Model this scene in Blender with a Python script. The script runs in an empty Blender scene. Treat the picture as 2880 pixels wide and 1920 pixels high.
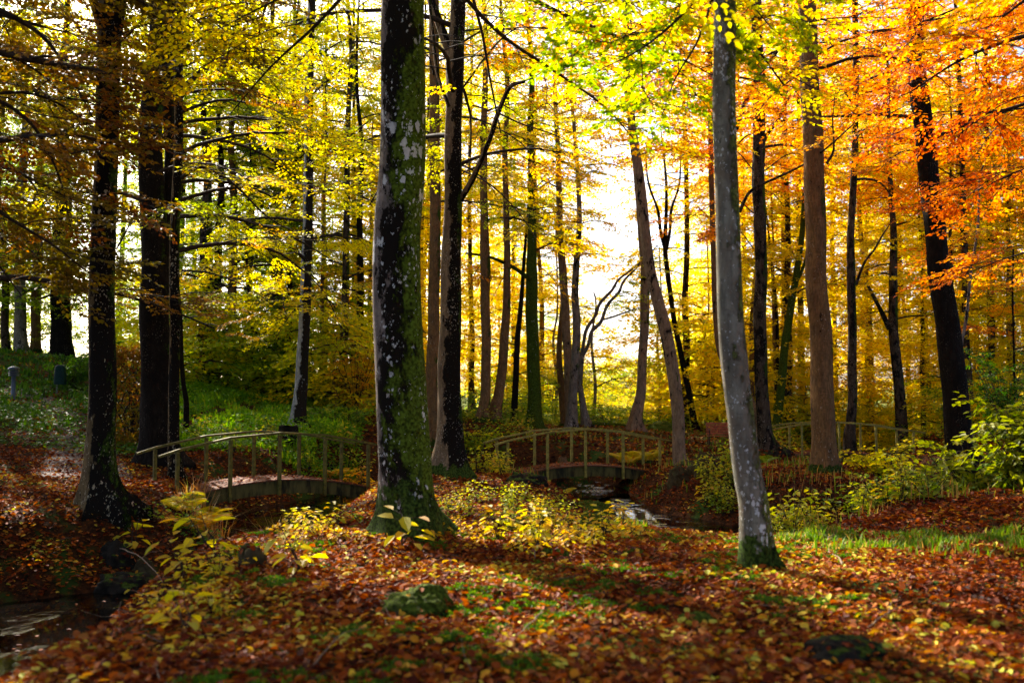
import bpy, math, random
import numpy as np
R = math.radians
rs = np.random.RandomState(11)
random.seed(5)
sc = bpy.context.scene
COL = sc.collection

# ------------------------------------------------------------------ camera
CH, FPX, HOR = 1.6, 2800.0, 1102.0
PITCH = math.atan((HOR - 960) / FPX)
cam = bpy.data.cameras.new("camera"); cam.lens = 35.0; cam.sensor_width = 36.0
cam.clip_start = 0.1; cam.clip_end = 3000
cam.dof.use_dof = True; cam.dof.focus_distance = 19.0; cam.dof.aperture_fstop = 1.4
co = bpy.data.objects.new("camera", cam); COL.objects.link(co)
co.location = (0, 0, CH); co.rotation_euler = (math.pi / 2 + PITCH, 0, 0)
sc.camera = co
# ------------------------------------------------------------------ light
SUN_AZ, SUN_EL = -32.0, 34.0
w = bpy.data.worlds.new("World"); sc.world = w; w.use_nodes = True
nt = w.node_tree
sky = nt.nodes.new("ShaderNodeTexSky"); sky.sky_type = 'NISHITA'; sky.sun_disc = False
sky.sun_elevation = R(SUN_EL); sky.sun_rotation = R(SUN_AZ); sky.air_density = .6; sky.dust_density = 3.0; sky.ozone_density = 0.3
nt.links.new(sky.outputs[0], nt.nodes["Background"].inputs[0])
nt.nodes["Background"].inputs[1].default_value = 0.085
sl = bpy.data.lights.new("sun", 'SUN'); sl.energy = 5.0; sl.angle = R(0.5); sl.color = (1.0, 0.90, 0.76)
so = bpy.data.objects.new("sun", sl); COL.objects.link(so); so.location = (-20, 30, 25)
sdir = (math.sin(R(SUN_AZ)) * math.cos(R(SUN_EL)), math.cos(R(SUN_AZ)) * math.cos(R(SUN_EL)), math.sin(R(SUN_EL)))
import mathutils
so.rotation_euler = mathutils.Vector(sdir).to_track_quat('Z', 'Y').to_euler()
sc.view_settings.view_transform = 'Standard'; sc.view_settings.look = 'None'
sc.view_settings.exposure = 2.1; sc.view_settings.gamma = 1.0
sc.render.engine = 'CYCLES'
cy = sc.cycles
cy.max_bounces = 9; cy.diffuse_bounces = 7; cy.glossy_bounces = 2; cy.transmission_bounces = 4
cy.transparent_max_bounces = 4; cy.caustics_reflective = False; cy.caustics_refractive = False
cy.use_denoising = True; cy.use_adaptive_sampling = True; cy.adaptive_threshold = 0.02
cy.sample_clamp_indirect = 10.0

# ------------------------------------------------------------------ helpers
def P(px, py, Y):
    "photo direction (2880 px frame) at distance Y ahead -> world point"
    cp, sp = math.cos(PITCH), math.sin(PITCH)
    d = (px - 1440.0, cp * FPX - sp * (960.0 - py), sp * FPX + cp * (960.0 - py))
    t = Y / d[1]
    return np.array([d[0] * t, Y, CH + d[2] * t])

def tag(o, label=None, cat=None, group=None, kind=None):
    if label: o["label"] = label
    if cat: o["category"] = cat
    if group: o["group"] = group
    if kind: o["kind"] = kind
    return o

def empty(name, loc, rz=0.0):
    o = bpy.data.objects.new(name, None); COL.objects.link(o)
    o.location = tuple(map(float, loc)); o.rotation_euler = (0, 0, rz); o.empty_display_size = .2
    return o

def copy_tree(root, loc, rz=0.0, s=1.0):
    def cp(o, par):
        c = o.copy(); COL.objects.link(c); c.parent = par
        for ch in o.children: cp(ch, c)
        return c
    c = cp(root, None); c.location = tuple(map(float, loc)); c.rotation_euler = (0, 0, rz); c.scale = (s, s, s)
    return c

class MB:
    "collects polygons of equal or mixed size, builds ONE mesh"
    def __init__(s): s.v = []; s.t = []; s.f = []; s.n = 0
    def add(s, verts, faces, tint=0.5, mi=0, smooth=True):
        verts = np.asarray(verts, float).reshape(-1, 3); faces = np.asarray(faces, int)
        s.v.append(verts)
        s.t.append(np.full(len(verts), tint, float) if np.isscalar(tint) else np.asarray(tint, float))
        s.f.append((faces + s.n, mi, smooth)); s.n += len(verts)
    def build(s, name, mats, parent=None, off=None):
        me = bpy.data.meshes.new(name)
        v = np.concatenate(s.v)
        if off is not None: v = v - np.asarray(off, float)
        me.vertices.add(len(v)); me.vertices.foreach_set("co", v.astype(np.float32).ravel())
        nl = sum(f.size for f, _, _ in s.f); npol = sum(len(f) for f, _, _ in s.f)
        me.loops.add(nl); me.polygons.add(npol)
        me.loops.foreach_set("vertex_index", np.concatenate([f.ravel() for f, _, _ in s.f]).astype(np.int32))
        tot = np.concatenate([np.full(len(f), f.shape[1], np.int32) for f, _, _ in s.f])
        st = np.concatenate([[0], np.cumsum(tot)[:-1]]).astype(np.int32)
        me.polygons.foreach_set("loop_start", st)
        me.polygons.foreach_set("material_index", np.concatenate([np.full(len(f), m, np.int32) for f, m, _ in s.f]))
        me.polygons.foreach_set("use_smooth", np.concatenate([np.full(len(f), sm, bool) for f, _, sm in s.f]))
        at = me.attributes.new("tint", 'FLOAT', 'POINT')
        at.data.foreach_set("value", np.concatenate(s.t).astype(np.float32))
        me.update(calc_edges=True); me.validate()
        for m in (mats if isinstance(mats, (list, tuple)) else [mats]): me.materials.append(m)
        o = bpy.data.objects.new(name, me); COL.objects.link(o)
        if parent is not None: o.parent = parent
        return o
    # ---- shapes
    def box(s, c, size, rz=0.0, tint=.5, mi=0, M=None, bev=0.0):
        x, y, z = [a / 2 for a in size]
        if bev <= 0:
            v = np.array([[i * x, j * y, k * z] for k in (-1, 1) for j in (-1, 1) for i in (-1, 1)], float)
            f = [(0, 2, 3, 1), (4, 5, 7, 6), (0, 1, 5, 4), (2, 6, 7, 3), (0, 4, 6, 2), (1, 3, 7, 5)]
        else:
            b = bev; ring = [(-x + b, -y), (x - b, -y), (x, -y + b), (x, y - b), (x - b, y), (-x + b, y), (-x, y - b), (-x, -y + b)]
            v = np.array([(p[0], p[1], k) for k in (-z, z) for p in ring]); 
            f = [(i, (i + 1) % 8, 8 + (i + 1) % 8, 8 + i) for i in range(8)]
            s.n_save = s.n
        cr, sr = math.cos(rz), math.sin(rz)
        M_ = np.array([[cr, -sr, 0], [sr, cr, 0], [0, 0, 1]]) if M is None else np.asarray(M)
        vv = v @ M_.T + np.asarray(c, float)
        s.add(vv, f, tint, mi, False)
        if bev > 0:
            s.add(vv, [(7, 6, 5, 4, 3, 2, 1, 0), (8, 9, 10, 11, 12, 13, 14, 15)], tint, mi, False)
    def beam(s, a, b, wd, ht, tint=.5, mi=0):
        "rectangular bar from a to b, width wd sideways, height ht"
        a = np.asarray(a, float); b = np.asarray(b, float); d = b - a; L = np.linalg.norm(d); d = d / L
        up = np.array([0, 0, 1.0]) if abs(d[2]) < .95 else np.array([0, 1.0, 0])
        sd = np.cross(d, up); sd /= np.linalg.norm(sd); up = np.cross(sd, d)
        s.box((a + b) / 2, (L, wd, ht), M=np.stack([d, sd, up], 1), tint=tint, mi=mi)
    def tube(s, pts, rad, n=8, tint=.5, mi=0, cap=True, fn=None):
        pts = np.asarray(pts, float); m = len(pts)
        rad = np.full(m, rad) if np.isscalar(rad) else np.asarray(rad, float)
        tg = np.gradient(pts, axis=0); tg /= np.linalg.norm(tg, axis=1)[:, None] + 1e-9
        ref = np.array([0, 1.0, 0]) if abs(tg[:, 1]).mean() < .8 else np.array([0, 0, 1.0])
        u = np.cross(ref, tg); u /= np.linalg.norm(u, axis=1)[:, None] + 1e-9
        vv = np.cross(tg, u)
        a = np.linspace(0, 2 * np.pi, n, endpoint=False)
        r = np.repeat(rad[:, None], n, 1)
        if fn is not None: r = fn(pts, r, a)
        V = pts[:, None, :] + r[:, :, None] * (np.cos(a)[None, :, None] * u[:, None, :] + np.sin(a)[None, :, None] * vv[:, None, :])
        i = np.arange(m - 1)[:, None]; j = np.arange(n)[None, :]; jn = (j + 1) % n
        F = np.stack([i * n + j, i * n + jn, (i + 1) * n + jn, (i + 1) * n + j], -1).reshape(-1, 4)
        s.add(V, F, tint, mi)
        if cap:
            s.add(np.concatenate([V[0], pts[:1]]), [((k + 1) % n, k, n) for k in range(n)], tint, mi)
            s.add(np.concatenate([V[-1], pts[-1:]]), [(k, (k + 1) % n, n) for k in range(n)], tint, mi)
    def lathe(s, c, prof, n=20, tint=.5, mi=0):
        prof = np.array(prof, float); a = np.linspace(0, 2 * np.pi, n, endpoint=False)
        V = np.stack([prof[:, :1] * np.cos(a), prof[:, :1] * np.sin(a), np.repeat(prof[:, 1:], n, 1)], -1) + np.asarray(c, float)
        m = len(prof); i = np.arange(m - 1)[:, None]; j = np.arange(n)[None, :]; jn = (j + 1) % n
        s.add(V, np.stack([i * n + j, i * n + jn, (i + 1) * n + jn, (i + 1) * n + j], -1).reshape(-1, 4), tint, mi)

# numpy value noise
_perm = np.random.RandomState(3).rand(64, 64, 8)
def vnoise(x, y, o=0):
    x = np.asarray(x, float); y = np.asarray(y, float)
    xi = np.floor(x).astype(int); yi = np.floor(y).astype(int); fx = x - xi; fy = y - yi
    fx = fx * fx * (3 - 2 * fx); fy = fy * fy * (3 - 2 * fy); g = _perm[:, :, o % 8]
    a = g[xi % 64, yi % 64]; b = g[(xi + 1) % 64, yi % 64]; c = g[xi % 64, (yi + 1) % 64]; d = g[(xi + 1) % 64, (yi + 1) % 64]
    return (a * (1 - fx) + b * fx) * (1 - fy) + (c * (1 - fx) + d * fx) * fy - .5
def fbm(x, y, o=0): return vnoise(x, y, o) + .5 * vnoise(x * 2.1, y * 2.1, o + 1) + .25 * vnoise(x * 4.3, y * 4.3, o + 2)

# ------------------------------------------------------------------ materials
def new_mat(name):
    m = bpy.data.materials.new(name); m.use_nodes = True; nt = m.node_tree; nt.nodes.clear()
    return m, nt, nt.nodes, nt.links
def N(nt, t, **kw):
    n = nt.nodes.new(t)
    for k, v in kw.items(): setattr(n, k, v)
    return n
def ramp(nt, stops, interp='LINEAR'):
    r = nt.nodes.new("ShaderNodeValToRGB"); cr = r.color_ramp; cr.interpolation = interp
    while len(cr.elements) < len(stops): cr.elements.new(.5)
    for e, (p, c) in zip(cr.elements, stops): e.position = p; e.color = (c[0], c[1], c[2], 1) if len(c) == 3 else c
    return r
def mixrgb(nt, fac, a, b):
    m = nt.nodes.new("ShaderNodeMix"); m.data_type = 'RGBA'
    for i, x in ((0, fac), (6, a), (7, b)):
        if isinstance(x, bpy.types.NodeSocket): nt.links.new(x, m.inputs[i])
        elif i == 0: m.inputs[0].default_value = x
        else: m.inputs[i].default_value = (x[0], x[1], x[2], 1)
    return m.outputs[2]
def math_(nt, op, a, b=None, clamp=False):
    m = nt.nodes.new("ShaderNodeMath"); m.operation = op; m.use_clamp = clamp
    for i, x in enumerate((a, b)):
        if x is None: continue
        if isinstance(x, bpy.types.NodeSocket): nt.links.new(x, m.inputs[i])
        else: m.inputs[i].default_value = x
    return m.outputs[0]
def noise(nt, vec, scale, detail=3, rough=.55):
    n = nt.nodes.new("ShaderNodeTexNoise"); n.inputs["Scale"].default_value = scale
    n.inputs["Detail"].default_value = detail; n.inputs["Roughness"].default_value = rough
    if vec is not None: nt.links.new(vec, n.inputs["Vector"])
    return n.outputs["Fac"]
def step(nt, x, lo, hi):
    m = nt.nodes.new("ShaderNodeMapRange"); m.clamp = True; m.interpolation_type = 'SMOOTHSTEP'
    m.inputs[1].default_value = lo; m.inputs[2].default_value = hi
    nt.links.new(x, m.inputs[0]); return m.outputs[0]

def leaf_mat(name, stops, trans=0.5, boost=1.25, rough=.55, spec=.2):
    m, nt, ns, L = new_mat(name)
    at = N(nt, "ShaderNodeAttribute", attribute_name="tint")
    r = ramp(nt, stops); L.new(at.outputs["Fac"], r.inputs[0])
    p = N(nt, "ShaderNodeBsdfPrincipled"); L.new(r.outputs[0], p.inputs["Base Color"])
    p.inputs["Roughness"].default_value = rough; p.inputs["Specular IOR Level"].default_value = spec
    hs = N(nt, "ShaderNodeHueSaturation"); hs.inputs["Saturation"].default_value = 1.12; hs.inputs["Value"].default_value = boost
    L.new(r.outputs[0], hs.inputs["Color"])
    t = N(nt, "ShaderNodeBsdfTranslucent"); L.new(hs.outputs[0], t.inputs["Color"])
    mx = N(nt, "ShaderNodeMixShader"); mx.inputs[0].default_value = trans
    L.new(p.outputs[0], mx.inputs[1]); L.new(t.outputs[0], mx.inputs[2])
    o = N(nt, "ShaderNodeOutputMaterial"); L.new(mx.outputs[0], o.inputs[0])
    return m

def bark_mat(name, base, alt, dark=.45, moss=0.0, moss_dir=(1, 0, 0), lichen=.3, lichen_col=(.52, .54, .47), lscale=9.0, ridge=0.3, grain=22.0, base_moss=0.0, lvar=.36, mosscol=(.055, .10, .012), dark_dir=None, darkcol=(.010, .008, .006), dk=.13, mk=.15, psc=6.0):
    m, nt, ns, L = new_mat(name)
    tc = N(nt, "ShaderNodeTexCoord")
    def mapped(z, off=0.0):
        mp = N(nt, "ShaderNodeMapping"); mp.inputs["Scale"].default_value = (1, 1, z); mp.inputs["Location"].default_value = (off, off * .7, off * .3)
        L.new(tc.outputs["Object"], mp.inputs["Vector"]); return mp.outputs[0]
    v, v2, v3 = mapped(.55), mapped(.2), mapped(2.2, 3.1)
    def two(sc_, off, w=.65): return math_(nt, 'ADD', math_(nt, 'MULTIPLY', noise(nt, mapped(.55, off), sc_, 8, .72), w), math_(nt, 'MULTIPLY', noise(nt, mapped(.5, off + 5), sc_ * .25, 2, .5), 1 - w))
    n1 = noise(nt, v, 6.0, 5, .65); c = mixrgb(nt, step(nt, n1, .38, .62), base, alt)
    n2 = noise(nt, v2, grain, 6, .7); c = mixrgb(nt, step(nt, n2, .38, .70), c, tuple(x * .42 for x in base))
    n3 = noise(nt, v3, 11, 4, .6); c = mixrgb(nt, math_(nt, 'MULTIPLY', step(nt, n3, .55, .66), .5), c, tuple(x * .5 for x in alt))
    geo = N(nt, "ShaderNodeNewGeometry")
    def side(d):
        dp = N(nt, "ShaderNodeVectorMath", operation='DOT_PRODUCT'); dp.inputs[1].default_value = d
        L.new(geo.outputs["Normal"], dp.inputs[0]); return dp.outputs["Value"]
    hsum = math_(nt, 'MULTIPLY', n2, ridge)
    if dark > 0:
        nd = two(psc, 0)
        if dark_dir is not None: nd = math_(nt, 'ADD', nd, math_(nt, 'MULTIPLY', side(dark_dir), dk))  # dark patches leaned away from the sun, side shade put into the bark
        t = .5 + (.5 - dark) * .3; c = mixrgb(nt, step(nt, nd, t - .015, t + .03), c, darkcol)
    if moss > 0:
        nm = math_(nt, 'ADD', two(psc * .8, 9), math_(nt, 'MULTIPLY', side(moss_dir), mk))
        mc = mixrgb(nt, step(nt, noise(nt, tc.outputs["Object"], 30, 4), .35, .65), mosscol, tuple(x * .28 for x in mosscol))
        t = .5 + (.5 - moss) * .4; fm = step(nt, nm, t - .02, t + .05); c = mixrgb(nt, fm, c, mc); hsum = math_(nt, 'ADD', hsum, math_(nt, 'MULTIPLY', fm, .5))
    sp = N(nt, "ShaderNodeSeparateXYZ"); L.new(tc.outputs["Object"], sp.inputs[0])
    if lichen > 0:
        def spots(scale, thr, seed):
            mpl = mapped(.62, seed); nz = N(nt, "ShaderNodeTexNoise"); nz.inputs["Scale"].default_value = scale * 2.4; nz.inputs["Detail"].default_value = 4; L.new(mpl, nz.inputs["Vector"])
            vo = N(nt, "ShaderNodeTexVoronoi"); vo.inputs["Scale"].default_value = scale
            va = N(nt, "ShaderNodeVectorMath", operation='MULTIPLY_ADD'); L.new(nz.outputs["Color"], va.inputs[0]); va.inputs[1].default_value = (1.3 / scale,) * 3; L.new(mpl, va.inputs[2]); L.new(va.outputs[0], vo.inputs["Vector"])
            return math_(nt, 'LESS_THAN', vo.outputs["Distance"], thr)
        big = math_(nt, 'MULTIPLY', step(nt, noise(nt, mapped(.6, 21), 2.6, 3), .46, .66), lvar)
        sm = math_(nt, 'ADD', math_(nt, 'MULTIPLY', step(nt, noise(nt, mapped(.6, 31), 3.4, 3), .35, .70), .24), lichen * .30 - .06)
        msk = math_(nt, 'MAXIMUM', spots(lscale * .75, big, 2.0), spots(lscale * 1.7, sm, 6.0))
        lc = mixrgb(nt, noise(nt, v, 30, 2), lichen_col, tuple(x * .45 for x in lichen_col))
        c = mixrgb(nt, math_(nt, 'MULTIPLY', msk, .92), c, lc); hsum = math_(nt, 'ADD', hsum, math_(nt, 'MULTIPLY', msk, .12))
    if base_moss > 0:
        nb = math_(nt, 'ADD', noise(nt, tc.outputs["Object"], 7, 5), math_(nt, 'MULTIPLY', sp.outputs[2], -.55 / base_moss))
        mc2 = mixrgb(nt, step(nt, noise(nt, tc.outputs["Object"], 30, 3), .35, .65), (.05, .085, .012), (.012, .02, .004))
        c = mixrgb(nt, step(nt, nb, .12, .22), c, mc2)
    p = N(nt, "ShaderNodeBsdfPrincipled"); L.new(c, p.inputs["Base Color"]); p.inputs["Roughness"].default_value = .9
    p.inputs["Specular IOR Level"].default_value = .04
    bsum = math_(nt, 'ADD', hsum, math_(nt, 'MULTIPLY', n1, .35))
    bp = N(nt, "ShaderNodeBump"); bp.inputs["Strength"].default_value = 1.0; bp.inputs["Distance"].default_value = .045
    L.new(bsum, bp.inputs["Height"]); L.new(bp.outputs[0], p.inputs["Normal"])
    o = N(nt, "ShaderNodeOutputMaterial"); L.new(p.outputs[0], o.inputs[0])
    return m

def simple_mat(name, base, alt, scale=8, rough=.6, metal=0, bump=.2, stretch=(1, 1, 1), spec=.12):
    m, nt, ns, L = new_mat(name)
    tc = N(nt, "ShaderNodeTexCoord"); mp = N(nt, "ShaderNodeMapping"); mp.inputs["Scale"].default_value = stretch
    L.new(tc.outputs["Object"], mp.inputs["Vector"])
    n1 = noise(nt, mp.outputs[0], scale, 5, .6)
    c = mixrgb(nt, step(nt, n1, .35, .65), base, alt)
    p = N(nt, "ShaderNodeBsdfPrincipled"); L.new(c, p.inputs["Base Color"])
    p.inputs["Roughness"].default_value = rough; p.inputs["Metallic"].default_value = metal; p.inputs["Specular IOR Level"].default_value = spec
    bp = N(nt, "ShaderNodeBump"); bp.inputs["Strength"].default_value = bump; bp.inputs["Distance"].default_value = .02
    L.new(n1, bp.inputs["Height"]); L.new(bp.outputs[0], p.inputs["Normal"])
    o = N(nt, "ShaderNodeOutputMaterial"); L.new(p.outputs[0], o.inputs[0])
    return m

GOLD = [(0, (.20, .24, .010)), (.25, (.44, .44, .010)), (.55, (.68, .54, .010)), (.8, (.76, .44, .010)), (1, (.64, .22, .015))]
YGRN = [(0, (.07, .15, .010)), (.3, (.24, .34, .012)), (.6, (.50, .52, .018)), (.85, (.68, .54, .02)), (1, (.66, .34, .02))]
GREEN = [(0, (.04, .11, .012)), (.5, (.13, .24, .015)), (.85, (.32, .36, .02)), (1, (.55, .42, .02))]
ORNG = [(0, (.45, .30, .012)), (.3, (.70, .38, .012)), (.6, (.66, .20, .010)), (.85, (.52, .11, .010)), (1, (.34, .06, .012))]
YELO = [(0, (.36, .40, .008)), (.35, (.70, .60, .008)), (.7, (.80, .60, .008)), (1, (.78, .44, .008))]
RUST = [(0, (.13, .11, .014)), (.35, (.22, .14, .014)), (.7, (.28, .11, .012)), (1, (.16, .045, .010))]
M_leaf = {k: leaf_mat("leaf_" + k, v, tr, bo) for k, v, tr, bo in (
    ("gold", GOLD, .62, 1.45), ("yellow_green", YGRN, .62, 1.55), ("green", GREEN, .55, 1.5), ("orange", ORNG, .62, 1.5),
    ("yellow", YELO, .65, 1.4), ("rust", RUST, .45, 1.2))}
M_twig = simple_mat("twig_bark", (.045, .032, .022), (.02, .015, .012), 20, .9)
M_litter = leaf_mat("fallen_leaf", [(0, (.020, .006, .004)), (.2, (.075, .012, .004)), (.42, (.16, .028, .005)), (.6, (.32, .075, .006)), (.74, (.20, .075, .024)), (.84, (.46, .19, .010)), (.93, (.62, .42, .04)), (1, (.40, .40, .05))], .22, 1.4, .65, .06)
M_plant = leaf_mat("plant_leaf", [(0, (.025, .07, .012)), (.35, (.08, .17, .012)), (.65, (.26, .32, .015)), (.88, (.55, .46, .02)), (1, (.60, .32, .02))], .5, 1.35)
M_slope_lit = leaf_mat("slope_blade_lit", [(0, (.03, .09, .010)), (.5, (.12, .26, .014)), (.85, (.26, .38, .02)), (1, (.45, .42, .03))], .55, 1.5, .6, .1)  # brighter grass green, standing in for sunlight that misses the slope
M_grass = leaf_mat("grass_blade", [(0, (.02, .055, .008)), (.5, (.06, .14, .010)), (.8, (.15, .22, .015)), (.9, (.34, .26, .07)), (1, (.34, .14, .04))], .4, 1.4, .6, .15)
M_moss = simple_mat("moss", (.06, .11, .010), (.015, .03, .006), 14, 1.0, bump=.8, spec=.1)
M_rock = None

B_main = bark_mat("bark_mossy_beech", (.24, .20, .17), (.15, .12, .10), dark=.52, dark_dir=(.7, -.7, 0), dk=.12, moss=.46, moss_dir=(.95, -.2, 0), mk=.14, lichen=.40, lvar=.52, lichen_col=(.72, .73, .70), lscale=13, ridge=.3, base_moss=.9, mosscol=(.085, .13, .012), psc=9)
B_lich = bark_mat("bark_lichen_beech", (.16, .11, .045), (.09, .06, .03), dark=.56, dark_dir=(.9, -.5, 0), dk=.16, moss=.1, lichen=.42, lvar=.30, lichen_col=(.46, .40, .27), lscale=17, ridge=.3, psc=7)
B_flaky = bark_mat("bark_flaky_dark_beech", (.24, .17, .10), (.13, .09, .055), dark=.50, dark_dir=(1.0, -.3, 0), dk=.20, moss=.12, lichen=.40, lvar=.22, lichen_col=(.50, .45, .36), lscale=19, ridge=.3, base_moss=.35, psc=5)
B_dark = bark_mat("bark_dark_beech", (.085, .06, .038), (.04, .028, .018), dark=.50, moss=.2, lichen=.34, lvar=.2, lichen_col=(.30, .26, .19), lscale=17)
B_pale = bark_mat("bark_pale_spotted", (.205, .20, .155), (.15, .125, .09), dark=.12, moss=.38, moss_dir=(.9, -.2, 0), mk=.12, lichen=.56, lvar=.36, lichen_col=(.66, .70, .68), lscale=16, ridge=.2, grain=16, base_moss=.42, mosscol=(.13, .16, .04), psc=7)
B_brown = bark_mat("bark_brown", (.25, .135, .055), (.15, .085, .04), dark=.2, moss=.12, lichen=.24, lvar=.18, lichen_col=(.45, .36, .26), lscale=16, ridge=.9, grain=34, base_moss=.25)
B_tan = bark_mat("bark_tan", (.31, .20, .115), (.20, .13, .08), dark=.30, moss=.1, lichen=.2, lvar=.15, lichen_col=(.5, .42, .33), lscale=14, ridge=.9, grain=30)
B_black = bark_mat("bark_black", (.020, .015, .011), (.010, .008, .006), dark=.2, moss=.05, lichen=.28, lvar=.1, lichen_col=(.15, .12, .09), lscale=17, ridge=.6)
B_green = bark_mat("bark_all_moss", (.06, .05, .03), (.03, .025, .018), dark=.35, dark_dir=(.6, -.3, 0), moss=.80, moss_dir=(-.5, -.6, 0), lichen=.1, lvar=.1, ridge=.3, mosscol=(.06, .095, .010))
B_grey = bark_mat("bark_grey", (.23, .19, .145), (.13, .11, .085), dark=.35, moss=.15, lichen=.32, lvar=.25, lichen_col=(.48, .45, .40), lscale=15, ridge=.3)
B_two = bark_mat("bark_lit_left", (.42, .42, .42), (.26, .26, .26), dark=.50, dk=.3, lichen=.2, lvar=.1, ridge=.2, dark_dir=(1.0, -.2, 0), darkcol=(.02, .016, .012))  # sunlit left and shaded right side put into the bark colour

# ------------------------------------------------------------------ terrain
ZW = -0.86      # stream level
CP = []
def cpt(px, py, Y): CP.append(P(px, py, Y))
for a in [(-6, 3, -.1), (0, 3, 0), (6, 3, 0), (0, -2, 0), (-9, -1, -.2), (9, -1, .1), (0, 7, 0), (3.2, 7, 0), (-2, 7, -.03), (0, -25, 0),
          (25, -15, .2), (-25, -15, .2), (-7, 12, .1), (-12, 6, .3), (-9.5, 15, .3), (10, 6, .1), (1.2, 12, -.06), (2.5, 12.4, -.20), (2.8, 14, -.60), (3.0, 15.6, -.85), (3.8, 14, -.5), (1.4, 14.4, -.2), (4.6, 13.2, -.1),
          (-6.6, 18.4, -.12), (-2.6, 21.6, -.2), (-.8, 24.6, -.3), (4.9, 26.2, -.42), (6.9, 30.2, -.3), (12.8, 30, -.35), (-4.6, 12.5, -.1),
          (0, 60, .1), (10, 55, -.1), (-30, 60, 3.2), (35, 60, .6), (0, 130, .3), (-90, 130, 5), (90, 130, 2), (0, 700, 2), (-600, 500, 12), (600, 500, 8), (-60, 20, 4), (60, 20, 1.5), (-500, 0, 8), (500, 0, 6), (0, -500, 3)]:
    CP.append(np.array(a, float))
for a in [(1150, 1508, 11), (290, 1425, 13.9), (2130, 1610, 8.9), (2700, 1560, 9.8), (2600, 1480, 12), (2500, 1400, 14.5), (2320, 1326, 20.4),
          (1300, 1340, 18.6), (1480, 1500, 12.4), (60, 1500, 10.8), (80, 1350, 17), (220, 1235, 24), (130, 1155, 28), (37, 1124, 30), (158, 1108, 32),
          (100, 995, 42), (300, 1010, 44), (360, 1268, 24), (514, 1088, 34), (643, 1121, 34), (720, 1134, 34), (800, 1152, 34), (560, 1200, 27.5), (600, 1280, 22.5),
          (573, 1080, 39), (790, 1130, 39), (830, 1207, 28), (968, 1157, 38), (1356, 1188, 34), (1505, 1212, 36), (1610, 1203, 38), (1790, 1210, 37),
          (1913, 1312, 25.6), (1956, 1213, 42), (2050, 1257, 36), (2155, 1262, 30), (2393, 1235, 33), (2535, 1205, 37), (2700, 1296, 22.5), (2185, 1205, 40),
          (1650, 1275, 29), (1222, 1250, 30), (448, 1308, 21.5), (2840, 1380, 16), (2860, 1240, 28)]:
    cpt(*a)
CP = np.array(CP)
def _phi(r2): return r2 * np.log(r2 + 1e-6)
_sc = 20.0
_X = CP[:, :2] / _sc; _r2 = ((_X[:, None] - _X[None]) ** 2).sum(-1)
_n = len(CP); _A = np.zeros((_n + 3, _n + 3)); _A[:_n, :_n] = _phi(_r2) + np.eye(_n) * 2e-3
_A[:_n, _n] = 1; _A[:_n, _n + 1:] = _X; _A[_n, :_n] = 1; _A[_n + 1:, :_n] = _X.T
_w = np.linalg.solve(_A, np.concatenate([CP[:, 2], [0, 0, 0]]))
STREAM = np.array([(-9, 1.0, 1.2), (-5.7, 5.2, 1.2), (-5.2, 8.0, 1.1), (-5.5, 9.8, 1.0), (-5.2, 11.3, .5), (-4.0, 13, .1), (-3.8, 15, .1), (-4.1, 17, .4), (-4.5, 20, .7), (-3.2, 24, .75), (-1.0, 27.2, .7), (1.3, 28.0, .7), (1.9, 25.2, .6),
                   (2.0, 22.6, .45), (2.3, 20.5, .35), (3.05, 17.8, .95), (4.9, 16.6, .8), (8.0, 17.2, .7), (10.4, 22, .7), (9.9, 30, .8), (12.2, 36, .9), (16.3, 43, 1.9), (26, 52, 2)], float)
RIVER = np.array([(-40, 66, 3), (-8, 64, 4), (4, 68, 6), (15, 74, 6), (28, 70, 5), (50, 78, 4)], float)
def path_dist(x, y, path):
    best = np.full(np.shape(x), 1e9)
    for a, b in zip(path[:-1], path[1:]):
        ab = b[:2] - a[:2]; t = np.clip(((x - a[0]) * ab[0] + (y - a[1]) * ab[1]) / (ab @ ab), 0, 1)
        d = np.hypot(x - a[0] - t * ab[0], y - a[1] - t * ab[1]) - (a[2] + t * (b[2] - a[2]))
        best = np.minimum(best, d)
    return best
def zg(x, y, fine=True):
    x = np.atleast_1d(np.asarray(x, float)); y = np.atleast_1d(np.asarray(y, float))
    out = np.empty(x.shape)
    for i in range(0, x.size, 20000):
        xs = x.ravel()[i:i + 20000] / _sc; ys = y.ravel()[i:i + 20000] / _sc
        r2 = (xs[:, None] - _X[None, :, 0]) ** 2 + (ys[:, None] - _X[None, :, 1]) ** 2
        out.ravel()[i:i + 20000] = _phi(r2) @ _w[:_n] + _w[_n] + _w[_n + 1] * xs + _w[_n + 2] * ys
    if fine: out = out + .10 * fbm(x * .55, y * .55) + .04 * fbm(x * 2.3 + 5, y * 2.3, 2)
    d = path_dist(x, y, STREAM) + .35 * fbm(x * .9, y * .9, 3)
    bank = -1.12 + .72 * np.maximum(0, d)
    k = .18; h = np.clip(.5 + .5 * (bank - out) / k, 0, 1)
    out = bank * (1 - h) + out * h - k * h * (1 - h)
    d2 = path_dist(x, y, RIVER)
    out = np.where(y > 45, np.minimum(out, -1.3 + .25 * np.maximum(0, d2)), out)
    return out
def zg1(x, y): return float(zg(x, y)[0])

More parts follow.
